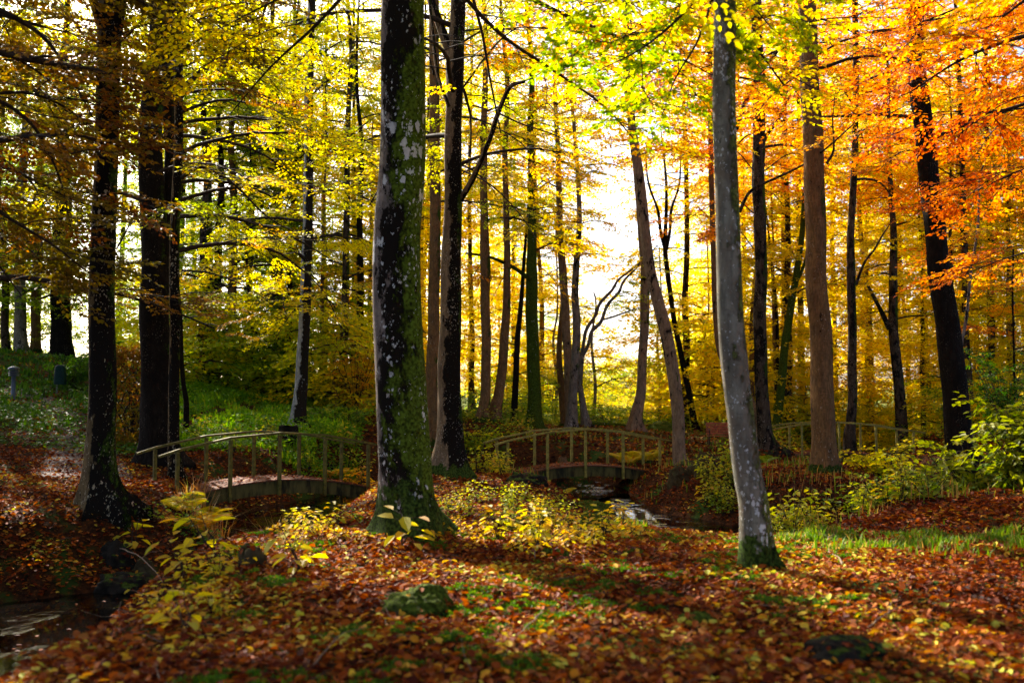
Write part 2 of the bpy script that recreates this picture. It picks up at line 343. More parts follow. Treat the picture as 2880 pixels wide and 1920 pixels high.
gx = np.concatenate([-np.geomspace(900, 32, 22), np.arange(-30, -9, .35), np.arange(-9, 9, .16), np.arange(9, 30, .35), np.geomspace(32, 900, 22)])
gy = np.concatenate([-np.geomspace(900, 12, 14), np.arange(-10, 2, 1.0), np.arange(2, 20, .16), np.arange(20, 50, .35), np.arange(50, 90, 1.5), np.geomspace(92, 1500, 22)])
GX, GY = np.meshgrid(gx, gy); GZ = zg(GX, GY)
b = MB(); nx, ny = len(gx), len(gy)
i = np.arange(ny - 1)[:, None]; j = np.arange(nx - 1)[None]
b.add(np.stack([GX, GY, GZ], -1), np.stack([i * nx + j, i * nx + j + 1, (i + 1) * nx + j + 1, (i + 1) * nx + j], -1).reshape(-1, 4))
PATHL = np.array([P(250, 1330, 18.5)[:2], P(230, 1235, 24)[:2], P(215, 1190, 26)[:2], P(150, 1150, 28.5)[:2], P(85, 1110, 31)[:2], P(-60, 1085, 34)[:2], P(-400, 1060, 38)[:2]])
PATHL = np.c_[PATHL, [.9, .75, .6, .6, .6, .6, .6]]
def ground_mat():
    m, nt, ns, L = new_mat("forest_floor")
    tc = N(nt, "ShaderNodeTexCoord"); v = tc.outputs["Object"]
    c = mixrgb(nt, step(nt, noise(nt, v, 9, 6, .7), .35, .65), (.014, .008, .004), (.065, .024, .009))
    c = mixrgb(nt, step(nt, noise(nt, v, 26, 3, .6), .55, .68), c, (.13, .045, .010))
    c = mixrgb(nt, step(nt, noise(nt, v, .9, 5, .65), .52, .62), c, (.03, .06, .010))
    # far ground turns to grass and low growth
    sp = N(nt, "ShaderNodeSeparateXYZ"); L.new(v, sp.inputs[0])
    far = step(nt, math_(nt, 'ADD', sp.outputs[1], math_(nt, 'MULTIPLY', noise(nt, v, .3, 3), 10)), 38, 50)
    c = mixrgb(nt, far, c, (.10, .12, .02))
    p = N(nt, "ShaderNodeBsdfPrincipled"); L.new(c, p.inputs["Base Color"]); p.inputs["Roughness"].default_value = .95; p.inputs["Specular IOR Level"].default_value = .03
    bp = N(nt, "ShaderNodeBump"); bp.inputs["Strength"].default_value = .9; bp.inputs["Distance"].default_value = .05
    L.new(noise(nt, v, 18, 6, .7), bp.inputs["Height"]); L.new(bp.outputs[0], p.inputs["Normal"])
    o = N(nt, "ShaderNodeOutputMaterial"); L.new(p.outputs[0], o.inputs[0]); return m
tag(b.build("ground", ground_mat()), "forest floor of dark soil and moss under fallen leaves", kind="structure")

# path strip
b = MB()
def strip(path, extra, z, n=8):
    pts = []; 
    for a, c in zip(path[:-1], path[1:]):
        for k in range(n): pts.append(a + (c - a) * k / n)
    pts.append(path[-1]); pts = np.array(pts)
    for _ in range(6): pts[1:-1] = (pts[:-2] + pts[2:] + 2 * pts[1:-1]) / 4
    tg = np.gradient(pts[:, :2], axis=0); tg /= np.linalg.norm(tg, axis=1)[:, None]; nr = np.c_[-tg[:, 1], tg[:, 0]]
    cs = np.linspace(-1, 1, 9); V = pts[:, None, :2] + nr[:, None] * (pts[:, 2] + extra)[:, None, None] * cs[None, :, None]
    zz = np.full(V.shape[:2], z) if z is not None else zg(V[..., 0], V[..., 1]) + .012 - .05 * (np.abs(cs) > .9)
    m = len(pts); i = np.arange(m - 1)[:, None]; j = np.arange(8)[None]
    return np.concatenate([V, zz[..., None]], -1), np.stack([i * 9 + j, (i + 1) * 9 + j, (i + 1) * 9 + j + 1, i * 9 + j + 1], -1).reshape(-1, 4)
b.add(*strip(PATHL, 0.1, None, 30))
tag(b.build("path", simple_mat("path_gravel", (.12, .085, .078), (.035, .022, .018), 30, .9, bump=.6)), "narrow footpath of trodden earth and leaves up the slope", kind="structure")

# water
def water_mat(name, rip, dist, base=(.003, .0025, .002)):
    m, nt, ns, L = new_mat(name)
    tc = N(nt, "ShaderNodeTexCoord"); mp = N(nt, "ShaderNodeMapping"); mp.inputs["Scale"].default_value = (1, .6, 1); L.new(tc.outputs["Object"], mp.inputs[0])
    p = N(nt, "ShaderNodeBsdfPrincipled"); p.inputs["Base Color"].default_value = (*base, 1); p.inputs["Roughness"].default_value = .03
    p.inputs["IOR"].default_value = 1.33; p.inputs["Specular IOR Level"].default_value = .5
    bp = N(nt, "ShaderNodeBump"); bp.inputs["Strength"].default_value = 1; bp.inputs["Distance"].default_value = dist
    L.new(math_(nt, 'MULTIPLY', noise(nt, mp.outputs[0], rip, 3, .55), math_(nt, 'ADD', step(nt, noise(nt, mp.outputs[0], rip * .14, 2, .5), .50, .60), .06)), bp.inputs["Height"]); L.new(bp.outputs[0], p.inputs["Normal"])
    o = N(nt, "ShaderNodeOutputMaterial"); L.new(p.outputs[0], o.inputs[0]); return m
b = MB(); b.add(*strip(STREAM, .45, ZW, 6))
tag(b.build("stream_water", water_mat("stream_water", 12, .018)), "dark rippled woodland stream winding under the three footbridges", kind="structure")
b = MB(); V, F = strip(RIVER, 2.5, -.8, 4); b.add(V, F)
tag(b.build("river_water", water_mat("river_water", 3, .02, (.05, .05, .04))), "bright river beyond the trees", kind="structure")

# ------------------------------------------------------------------ leaves and sprays
def nrm(a): return a / (np.linalg.norm(a, axis=-1, keepdims=True) + 1e-9)
def leaf_quads(b, p, d, n, L, tint, mi=0, hexa=False, wr=.33, fold=.10):
    "p base, d direction, n normal, L length arrays"
    d = nrm(d); s = nrm(np.cross(d, n)); n = np.cross(s, d); L = L[:, None]; m = len(p)
    if hexa:
        V = np.stack([p, p + d * L * .30 + s * L * wr * .9 + n * L * fold, p + d * L * .68 + s * L * wr * .75 + n * L * fold * .6,
                      p + d * L - n * L * .06, p + d * L * .68 - s * L * wr * .75 + n * L * fold * .6, p + d * L * .30 - s * L * wr * .9 + n * L * fold], 1)
        k = np.arange(m)[:, None] * 6
        F = np.concatenate([k + np.array([[0, 1, 2, 3]]), k + np.array([[0, 3, 4, 5]])])
        b.add(V, F, np.repeat(tint, 6), mi, False)
    else:
        V = np.stack([p, p + d * L * .45 + s * L * wr, p + d * L, p + d * L * .45 - s * L * wr], 1)
        k = np.arange(m)[:, None] * 4
        b.add(V, k + np.array([[0, 1, 2, 3]]), np.repeat(tint, 4), mi, False)

def spray_template(seed, dense=1.0):
    r = np.random.RandomState(seed); lp, ld, ln = [], [], []; tw = MB()
    t = np.linspace(0, 1, 6); ax = np.stack([t, .10 * np.sin(t * 3 + r.rand() * 6) * t, -.16 * t * t], 1)
    tw.tube(ax, np.linspace(.010, .003, 6), 3, cap=False)
    ns = int(11 * dense)
    for k in range(ns):
        u = .10 + .88 * k / ns + r.uniform(-.02, .02); p0 = np.array([np.interp(u, t, ax[:, q]) for q in range(3)])
        sd = 1 if k % 2 else -1; an = sd * R(r.uniform(35, 62)); l = (.50 * (1 - .65 * u)) * r.uniform(.7, 1.15)
        dr = np.array([math.cos(an), math.sin(an), r.uniform(-.28, .12)])
        q = p0 + dr * l; mid = (p0 + q) / 2 + [0, 0, .02]
        tw.tube([p0, mid, q], [.004, .003, .002], 3, cap=False)
        nl = max(3, int(l / .055))
        for m in range(nl):
            v = (m + .6) / nl; s2 = 1 if m % 2 else -1
            pp = p0 + (q - p0) * v + [0, 0, .04 * v * (1 - v)]
            a2 = an + s2 * R(r.uniform(25, 65)); lp.append(pp); ld.append([math.cos(a2), math.sin(a2), r.uniform(-.6, .15)])
            ln.append([r.normal(0, .38), r.normal(0, .38), 1])
        lp.append(q); ld.append(list(dr)); ln.append([r.normal(0, .3), r.normal(0, .3), 1])
    return np.array(lp), nrm(np.array(ld)), nrm(np.array(ln)), np.concatenate(tw.v), np.concatenate([f for f, _, _ in tw.f])
TPL = [spray_template(k) for k in range(7)]

def put_sprays(b, pos, az, tilt, roll, scale, tint, leafL, rnd, mi=1, twig_mi=0, twigs=True, hexa=False, keep=1.0):
    pos = np.asarray(pos); n = len(pos)
    if n == 0: return
    ca, sa, ct, st, cr, sr = np.cos(az), np.sin(az), np.cos(tilt), np.sin(tilt), np.cos(roll), np.sin(roll)
    X = np.stack([ca * ct, sa * ct, st], -1); Y0 = np.stack([-sa, ca, 0 * ca], -1); Z0 = np.cross(X, Y0)
    Yv = Y0 * cr[:, None] + Z0 * sr[:, None]; Zv = np.cross(X, Yv)
    M = np.stack([X, Yv, Zv], -1)           # n,3,3
    which = rnd.randint(0, len(TPL), n)
    for k, (lp, ld, ln, tv, tf) in enumerate(TPL):
        I = np.where(which == k)[0]
        if not len(I): continue
        Mk = M[I]; p = np.einsum('nij,lj->nli', Mk, lp) * scale[I, None, None] + pos[I, None]
        d = np.einsum('nij,lj->nli', Mk, ld); nn = np.einsum('nij,lj->nli', Mk, ln)
        p = p.reshape(-1, 3); d = d.reshape(-1, 3); nn = nn.reshape(-1, 3)
        tn = np.clip(np.repeat(tint[I], len(lp)) + rnd.normal(0, .13, len(p)), 0, 1)
        LL = leafL * rnd.uniform(.75, 1.25, len(p))
        if keep < 1:
            K = rnd.rand(len(p)) < keep; p, d, nn, tn, LL = p[K], d[K], nn[K], tn[K], LL[K]
        nn = nn + rnd.normal(0, .15, nn.shape)
        leaf_quads(b, p, d, nn, LL, tn, mi, hexa)
        if twigs:
            V = np.einsum('nij,lj->nli', Mk, tv) * scale[I, None, None] + pos[I, None]
            F = (tf[None] + (np.arange(len(I)) * len(tv))[:, None, None]).reshape(-1, 4)
            b.add(V, F, .5, twig_mi)

# gap in the canopy where the open sky beyond the river shows
GAP = np.array([(1640, 1010), (1590, 880), (1640, 700), (1670, 480), (1745, 330), (1850, 400), (1985, 470), (1990, 700), (1995, 880), (1960, 1010)], float)
GAP2 = np.array([(1385, 720), (1560, 640), (1560, 900), (1400, 900)], float)
def in_poly(px, py, poly):
    ins = np.zeros(px.shape, bool); n = len(poly)
    for i in range(n):
        x1, y1 = poly[i]; x2, y2 = poly[(i + 1) % n]
        c = ((y1 > py) != (y2 > py)) & (px < (x2 - x1) * (py - y1) / (y2 - y1 + 1e-9) + x1)
        ins ^= c
    return ins
def proj(p):
    cp, sp = math.cos(PITCH), math.sin(PITCH); q = p - np.array([0, 0, CH])
    f = q[:, 1] * cp + q[:, 2] * sp; u = -q[:, 1] * sp + q[:, 2] * cp; f = np.maximum(f, .1)
    return 1440 + FPX * q[:, 0] / f, 960 - FPX * u / f

def limb_path(s, az, L, rise, droop, rnd, n=9, wig=.05):
    t = np.linspace(0, 1, n); az_ = az + np.cumsum(rnd.normal(0, .10, n)); st = L / (n - 1)
    x = s[0] + np.concatenate([[0], np.cumsum(np.cos(az_[1:]) * st)]); y = s[1] + np.concatenate([[0], np.cumsum(np.sin(az_[1:]) * st)])
    z = s[2] + rise * L * t - droop * L * t * t + np.concatenate([[0], np.cumsum(rnd.normal(0, wig * st, n - 1))])
    return np.stack([x, y, z], 1), az_

# breaks in the canopy: where the photo shows sun on the ground or low growth, the foliage on the way to the sun is open
SH = []
def sunhole(px, py, rad, Y=None):
    if Y is None:
        Y = 5.0
        for _ in range(900):
            q = P(px, py, Y)
            if q[2] < zg1(q[0], q[1]): break
            Y += .06
    SH.append((*P(px, py, Y), rad + .4))
for a_ in [(2400, 1560, .55), (2560, 1580, .7), (2720, 1600, .7), (2860, 1610, .5), (1400, 1740, .35), (1180, 1640, .35), (1700, 1700, .3), (1050, 1600, .4), (1500, 1600, .4),
           (1750, 1265, 1.6), (1560, 1270, 1.4), (1950, 1260, 1.4), (560, 1105, 1.5), (660, 1130, 1.6), (760, 1150, 1.3), (960, 1270, 1.2), (1350, 1420, .8), (1480, 1400, .7), (350, 1250, .2), (520, 1160, 1.2), (600, 1180, 1.2), (690, 1180, 1.3), (770, 1190, 1.0), (900, 1215, 1.0)]: sunhole(*a_)
for a_ in [(560, 1040, 1.3, 38), (640, 1050, 1.3, 38), (720, 1060, 1.4, 38), (900, 1090, 1.0, 38), (1330, 1080, 1.2, 36), (1440, 1130, 1.0, 38), (2350, 900, 1.6, 42), (2550, 860, 1.6, 42), (2750, 960, 1.5, 40), (2200, 820, 1.4, 42), (2450, 1060, 1.4, 40), (2640, 1100, 1.3, 38), (2100, 1000, 1.3, 42), (2850, 1100, 1.2, 38)]: sunhole(*a_[:3], Y=a_[3])
for a_ in [(2250, 1380, .9, 16.5), (2420, 1300, .9, 17.5), (2350, 1240, .8, 17.5), (2200, 1450, .8, 14.5), (2650, 1180, .8, 14.8), (2550, 1250, .7, 16), (1070, 900, .6, 10.9), (1060, 1200, .5, 10.9), (640, 1460, .5, 13), (855, 1560, .4, 10), (1940, 1420, .8, 19),
           (100, 1790, .8, 10), (60, 1860, .6, 9), (850, 1120, .8, 28), (690, 1215, .8, 19.5), (1640, 1215, 1.0, 25), (2000, 1230, .8, 36), (1900, 1100, .7, 25.6), (2305, 1000, .5, 20.4), (600, 500, 1.2, 18), (1500, 250, 1.5, 12.5), (1700, 120, 1.2, 12)]: sunhole(*a_[:3], Y=a_[3])
SH = np.array(SH); SD = np.array(sdir)
def shaded_out(p, rnd):
    keep = np.ones(len(p), bool)
    for c in SH:
        v = p - c[:3]; t = v @ SD; d = np.linalg.norm(v - t[:, None] * SD, axis=1)
        keep &= ~((t > 1.2) & (d < c[3]) & (rnd.rand(len(p)) < .95))
    return keep

class Crown:
    def __init__(s, rnd, tint=(.5, .18)): s.b = MB(); s.rnd = rnd; s.S = []; s.tint = tint; s.nleafy = 0
    def spray(s, p, az, tilt, sc_, tn): s.S.append((p[0], p[1], p[2], az, tilt, s.rnd.normal(0, .25), sc_, tn))
    def limb(s, start, az, L, rise=.35, droop=.35, r0=.04, nsub=None, sub=.45, tn=None, sp=(.6, 1.0), leafy=1.0, bare0=.2, path=None):
        rnd = s.rnd
        if path is None: pts, azs = limb_path(start, az, L, rise, droop, rnd)
        else:
            pts = catmull(np.array(path, float), 4); dd = np.gradient(pts, axis=0); azs = np.arctan2(dd[:, 1], dd[:, 0]); L = np.linalg.norm(np.diff(pts, axis=0), axis=1).sum()
        s.b.tube(pts, np.linspace(r0, max(.006, r0 * .22), len(pts)), 6 if r0 < .05 else 9, mi=0, cap=False)
        if tn is None: tn = rnd.normal(*s.tint)
        nsub = nsub or max(4, int(L * 2.4)); tt = np.linspace(0, 1, len(pts))
        for k in range(nsub):
            u = bare0 + (1 - bare0) * (k + rnd.rand() * .6) / nsub; u = min(u, .98)
            p0 = np.array([np.interp(u, tt, pts[:, q]) for q in range(3)]); a0 = np.interp(u, tt, azs)
            sd = 1 if k % 2 else -1; a1 = a0 + sd * R(rnd.uniform(28, 70)); l1 = L * sub * (1.05 - .6 * u) * rnd.uniform(.6, 1.2)
            pp, aa = limb_path(p0, a1, l1, rnd.uniform(-.05, .3), rnd.uniform(.15, .45), rnd, 5)
            s.b.tube(pp, np.linspace(max(.007, r0 * .35 * (1 - u * .5)), .004, 5), 4, mi=0, cap=False)
            if rnd.rand() > leafy: continue
            m = max(2, int(l1 / .42 + .5)); t2 = tn + rnd.normal(0, .07)
            for q in range(m):
                v = (q + 1) / m; pq = np.array([np.interp(v, np.linspace(0, 1, 5), pp[:, c]) for c in range(3)])
                s.spray(pq, aa[-1] + (rnd.uniform(-.9, .9) if q < m - 1 else rnd.uniform(-.2, .2)), rnd.normal(-.12, .20), rnd.uniform(*sp), t2 + rnd.normal(0, .06))
        s.spray(pts[-1], azs[-1], -.1, rnd.uniform(*sp), tn)
    def build(s, parent, off, leafmat, leafL=.075, hexa=False, gapkeep=.30, twigs=True, keep=1.0, name="crown"):
        A = np.array(s.S)
        px, py = proj(A[:, :3] + np.stack([np.cos(A[:, 3]), np.sin(A[:, 3]), 0 * A[:, 3]], 1) * A[:, 6:7] * .5)
        g = in_poly(px, py, GAP); K = ~g | (s.rnd.rand(len(A)) < gapkeep)
        g2 = in_poly(px, py, GAP2) & (A[:, 1] > 25); K &= ~g2 | (s.rnd.rand(len(A)) < .3)
        A = A[K]; A = A[shaded_out(A[:, :3] + np.stack([np.cos(A[:, 3]), np.sin(A[:, 3]), 0 * A[:, 3]], 1) * .4, s.rnd)]
        put_sprays(s.b, A[:, :3], A[:, 3], A[:, 4], A[:, 5], A[:, 6], A[:, 7], leafL, s.rnd, twigs=twigs, hexa=hexa, keep=keep)
        return s.b.build(name, [M_twig, leafmat], parent, off)

def catmull(p, n):
    p = np.asarray(p, float)
    q = np.concatenate([[2 * p[0] - p[1]], p, [2 * p[-1] - p[-2]]]); out = []
    for i in range(1, len(q) - 2):
        for t in np.arange(n) / n:
            out.append(.5 * (2 * q[i] + (q[i + 1] - q[i - 1]) * t + (2 * q[i - 1] - 5 * q[i] + 4 * q[i + 1] - q[i + 2]) * t * t + (3 * q[i] - q[i - 1] - 3 * q[i + 1] + q[i + 2]) * t ** 3))
    out.append(p[-1]); return np.array(out)

def trunk_curve(spec, Y, H, flare=.0, lean_out=0.0):
    "spec rows (px, py, width px) from the base up -> centre line and radii; continued above the picture to height H"
    c = [P(px, py, Y) for px, py, w_ in spec]; r = [w_ / 2 / FPX * Y for _, _, w_ in spec]
    c = np.array(c); r = np.array(r)
    top = c[-1]
    if H > top[2] + 1:
        d = (c[-1] - c[-2]); d = d / max(d[2], .1); k = int(max(2, (H - top[2]) / 2.0)); ex = []; er = []
        for q in range(1, k + 1):
            f = q / k; z = top[2] + (H - top[2]) * f
            ex.append(top + d * (H - top[2]) * f * np.array([.6, .6, 0]) + np.array([math.sin(q * 1.7 + top[0]) * .12, math.cos(q * 2.1) * .12, (H - top[2]) * f])); er.append(r[-1] * (1 - .8 * f))
        c = np.concatenate([c, ex]); r = np.concatenate([r, er])
    return c, r

def make_tree(name, label, spec, Y, H, bark, leafmat="gold", limbs=12, lz=(3.0, None), LL=(2.0, 3.6), flare=.9, seg=20, leafL=.075, hexa=False,
              tint=(.5, .16), seed=0, extra=None, cat="tree", group=None, rise=(.15, .55), droop=(.2, .6), azc=None, keep=1.0, sp=(.6, 1.0), lumps=.05, forks=(), parts=(), sub=.45, no_crown=False, gapkeep=.42):
    rnd = np.random.RandomState(seed * 7 + 13)
    c, r = trunk_curve(spec, Y, H)
    base = c[0].copy(); gz = zg1(base[0], base[1]); base[2] = gz
    root = empty(name, base); tag(root, label, cat, group)
    # buried foot
    foot = c[0] + (c[0] - c[1]) / max(.05, c[1][2] - c[0][2]) * .0; foot = np.array([c[0][0], c[0][1], min(gz, c[0][2]) - .35])
    cc = catmull(np.concatenate([[foot], c]), 8); rr = np.interp(np.arange(len(cc)) / 8, np.arange(len(c) + 1), np.concatenate([[r[0]], r]))
    # resample near the foot
    ph = rnd.rand(6) * 6.28; nl = rnd.randint(3, 6)
    def fn(pts, R_, a):
        h = np.maximum(0, pts[:, 2] - gz)[:, None]
        rv = pts[:, 2][:, None]
        lob = .18 + 1.25 * np.maximum(0, np.cos(nl * a[None] + ph[0] + .5 * np.sin(a[None] + ph[5]))) ** 2.2 * (.75 + .35 * np.cos(a[None] + ph[1]))
        f = flare * np.exp(-h / (.9 * R_.mean() + .10)) * np.maximum(0.15, lob)
        nzz = lumps * (np.sin(a[None] * 3 + rv * 1.7 + ph[2]) + np.sin(a[None] * 5 - rv * 2.9 + ph[3]) * .5 + .8 * np.sin(rv * 3.1 + ph[4] + a[None]))
        return R_ * (1 + f + nzz)
    # denser rings at the foot
    tpar = np.concatenate([np.linspace(0, 8, 9), np.linspace(8.5, len(cc) - 1, max(30, int(len(cc) * 1.5)))]) if False else np.arange(len(cc), dtype=float)
    zz = cc[:, 2]
    fine = []
    for q in range(len(cc) - 1):
        m = 4 if zz[q] < gz + 1.2 else 1
        fine += [q + t / m for t in range(m)]
    fine = np.array(fine + [len(cc) - 1])
    cc2 = np.stack([np.interp(fine, np.arange(len(cc)), cc[:, k]) for k in range(3)], 1); rr2 = np.interp(fine, np.arange(len(cc)), rr)
    tb = MB(); tb.tube(cc2, rr2, seg, fn=fn)
    tb.build("trunk", bark, root, base)
    for (fname, rows, yy) in forks:           # stems and heavy limbs measured in the photo
        fb = MB(); pts = np.array([P(a, b_, y_) for (a, b_, w_), y_ in zip(rows, yy)]); fr = [w_ / 2 / FPX * y_ for (a, b_, w_), y_ in zip(rows, yy)]
        pc = catmull(pts, 6); fb.tube(pc, np.interp(np.arange(len(pc)) / 6, np.arange(len(fr)), fr), 10, fn=lambda pts, R_, a: R_ * (1 + .06 * np.sin(pts[:, 2][:, None] * 5 + 2 * a[None])))
        fb.build(fname, bark, root, base)
    if no_crown: return root
    C = Crown(rnd, tint)
    z0, z1 = lz[0], lz[1] or (H - .5)
    for k in range(limbs):
        z = z0 + (z1 - z0) * (k + rnd.rand()) / limbs
        p0 = np.array([np.interp(z, cc[:, 2], cc[:, q]) for q in range(2)] + [z])
        az = k * 2.4 + rnd.normal(0, .5) if azc is None else rnd.uniform(*azc)
        L = rnd.uniform(*LL) * (1 - .35 * (z - z0) / max(1, z1 - z0))
        C.limb(p0, az, L, rnd.uniform(*rise), rnd.uniform(*droop), r0=.014 * L, sp=sp, sub=sub)
    if extra: extra(C)
    C.build(root, base, M_leaf[leafmat], leafL, hexa, keep=keep, gapkeep=gapkeep)
    return root

# ------------------------------------------------------------------ trees in the photo
def X(fn): return fn
def px_limb(C, rows, Y, r0, tn=None, **k):
    Ys = Y if hasattr(Y, '__len__') else [Y] * len(rows)
    C.limb(None, 0, 0, r0=r0, tn=tn, path=[P(a, b_, y_) for (a, b_), y_ in zip(rows, Ys)], **k)

# the big mossy beech in front
def ex_main(C):
    for k, (a, rise) in enumerate([(-1.2, .25), (-.5, .3), (.15, .22), (.7, .3), (1.4, .2), (2.1, .3), (2.7, .25), (3.6, .3)]):
        C.limb(np.array([-1.1, 11, 6.9 + .25 * k]), a, 4.3, rise, .75, r0=.05, tn=.5 + .05 * math.sin(k * 2), sub=.4)
    # drooping boughs that hang into the top of the picture
    px_limb(C, [(1225, -150), (1500, 0), (1700, 90), (1880, 150), (2000, 210)], [11, 11.6, 12, 12, 12.2], .035, .80)
    px_limb(C, [(1225, -100), (1400, 90), (1560, 200), (1700, 300), (1790, 400)], [11, 12, 12.6, 13, 13], .03, .80)
    px_limb(C, [(1225, -160), (1500, -60), (1800, -20), (2050, 60)], [11, 11.5, 12, 12.3], .03, .35)
    px_limb(C, [(1060, -120), (900, 60), (760, 190), (640, 330)], [11, 11.8, 12.5, 13], .03, .45)
    px_limb(C, [(1060, -120), (820, -20), (620, 80)], [11, 11.5, 12], .03, .5)
make_tree("beech_tree", "thick mossy beech trunk with white lichen blotches, right of the left bridge",
          [(1152, 1508, 170), (1148, 1450, 152), (1140, 1360, 146), (1128, 1100, 142), (1118, 870, 136), (1120, 640, 132), (1129, 490, 130), (1133, 250, 126), (1133, 0, 122)], 11, 16, B_main,
          "gold", limbs=7, lz=(9, 15), LL=(2.5, 3.8), flare=1.0, seg=40, hexa=True, seed=1, tint=(.5, .1), lumps=.03, extra=ex_main)

make_tree("beech_tree", "left beech with pale lichen flecks and spreading black roots beside the footpath",
          [(280, 1425, 86), (278, 1360, 80), (287, 1100, 73), (288, 870, 70), (290, 640, 66), (298, 480, 64), (302, 275, 62), (309, 115, 66), (318, 0, 74)], 13.9, 17, B_lich,
          "rust", limbs=12, lz=(6.8, 16), LL=(2.8, 4.2), flare=1.7, seg=30, hexa=True, seed=2, tint=(.3, .2), lumps=.04,
          forks=[("limb", [(305, 100, 44), (285, 60, 36), (262, 0, 26), (240, -80, 22)], [13.9, 13.8, 13.6, 13.3])],
          extra=lambda C: (px_limb(C, [(330, 185), (400, 205), (470, 190), (560, 230)], [13.9, 13.5, 13, 12.8], .03, .5),
                           px_limb(C, [(325, 430), (420, 400), (500, 440)], [13.9, 13.2, 12.6], .018, .55), px_limb(C, [(328, 700), (370, 620), (395, 560)], [13.9, 13.3, 13], .014, .5, leafy=.4)))

# boughs of a beech standing just outside on the left
def ex_off(C):
    for rows, r0, Ys in [([(-420, 60), (-150, 110), (60, 160), (190, 185), (275, 195)], .075, (10.5, 10.8, 11, 11.3, 11.6)),
                         ([(-420, 330), (-100, 395), (80, 385), (200, 378), (285, 400)], .05, (10.5, 11, 11.2, 11.5, 12)),
                         ([(-420, -200), (-150, -40), (60, 60), (160, 150), (260, 330)], .05, (10.5, 11.5, 12, 12.2, 12.4)),
                         ([(-420, 520), (-150, 500), (20, 610), (150, 690), (240, 760)], .035, (10.5, 11, 11.5, 12, 12.5)),
                         ([(-420, -300), (0, -160), (250, -60), (430, 20), (540, 90)], .05, (10.5, 11.5, 12, 12.4, 13)),
                         ([(-420, 180), (-120, 240), (70, 330), (160, 480), (200, 640)], .035, (10.5, 11, 11.6, 12.2, 12.6)),
                         ([(-420, 400), (-200, 520), (-40, 700), (60, 830)], .03, (10.5, 11.5, 12.5, 13)), ([(-420, 260), (-150, 280), (60, 260), (180, 300), (240, 350)], .035, (11, 12, 13, 13.5, 14)),
                         ([(-420, 0), (-100, 20), (100, 70), (220, 100)], .04, (11, 12.5, 13.5, 14)), ([(-420, -100), (-60, -60), (180, -20), (330, 20)], .04, (11, 12.5, 13.5, 14)),
                         ([(-420, 450), (-100, 440), (80, 500), (200, 560), (330, 600)], .035, (11, 12.5, 13.5, 14.5, 15)), ([(-420, 620), (-100, 620), (60, 680), (160, 800)], .03, (11, 12.5, 13.5, 14.5)), ([(-420, 120), (-60, 170), (220, 330), (400, 360)], .03, (11, 13, 15, 16))]:
        px_limb(C, rows, Ys, r0, None, sub=.42, bare0=.25, leafy=.9)
make_tree("beech_tree", "beech just outside the left edge whose dark rusty boughs hang over the footpath",
          [(-430, 1500, 110), (-430, 960, 95), (-425, 400, 90), (-420, -200, 80)], 10.5, 15, B_black, "rust", limbs=9, lz=(6.5, 14), LL=(3, 4.6), seed=3, tint=(.35, .28), hexa=True, extra=ex_off, seg=16)

make_tree("beech_tree", "second beech added outside the left edge, farther up the footpath, its low boughs shading it",
          [(-150, 1250, 60), (-140, 900, 52), (-135, 400, 48), (-130, 0, 44)], 19, 16, B_black, "rust", limbs=24, lz=(3.6, 15), LL=(3, 5), seed=93, tint=(.3, .22), seg=14, hexa=True)  # tree added so that its crown shades the footpath
make_tree("beech_tree", "slender beech outside the left edge, beyond the second one, with olive leaves",
          [(-60, 1120, 40), (-58, 900, 36), (-55, 400, 32)], 29, 18, B_dark, "rust", limbs=26, lz=(4.5, 17), LL=(3, 5), seed=94, tint=(.2, .2), seg=12, leafL=.09)
# dark pair behind
make_tree("beech_tree", "massive near-black twin-stemmed trunk behind the left end of the left bridge",
          [(450, 1308, 100), (448, 1250, 92), (440, 1100, 86), (437, 870, 80), (434, 640, 74), (424, 480, 66), (430, 275, 62), (450, 100, 60), (455, 0, 58)], 21.5, 18, B_black,
          "gold", limbs=22, lz=(5, 17), LL=(3, 4.5), flare=1.2, seg=24, seed=4, tint=(.45, .2),
          forks=[("stem", [(462, 720, 34), (474, 560, 30), (478, 430, 30), (474, 250, 34), (482, 60, 34), (486, -120, 30)], [21.5, 21.7, 21.9, 22, 22, 22])])
make_tree("beech_tree", "slim pale-flecked beech touching the massive black trunk by the left bridge",
          [(492, 1332, 34), (488, 1250, 32), (490, 1100, 30), (491, 870, 28), (492, 640, 27), (500, 460, 25), (503, 230, 24), (506, 60, 23), (508, -60, 21)], 20, 15, B_lich,
          "gold", limbs=18, lz=(4.2, 13), LL=(2.8, 4.6), seg=16, seed=5, tint=(.42, .15), azc=(-1.3, 1.0),
          extra=lambda C: (px_limb(C, [(510, 500), (570, 470), (660, 520), (740, 600), (800, 640)], 19.5, .04, .5), px_limb(C, [(508, 280), (570, 200), (650, 190), (760, 240)], 19.5, .03, .4),
                           px_limb(C, [(512, 760), (600, 770), (700, 810), (770, 860)], 19, .02, .35), px_limb(C, [(512, 100), (560, 10), (600, -40)], 19, .025, .4)))
make_tree("young_tree", "thin dark leaning stem half hidden behind the slim pale-flecked beech", [(524, 1140, 16), (516, 1080, 14), (510, 1000, 13), (508, 900, 11)], 26, 7, B_black, "yellow_green", limbs=7, lz=(4, 6.8), LL=(1.2, 2), seg=8, seed=6)

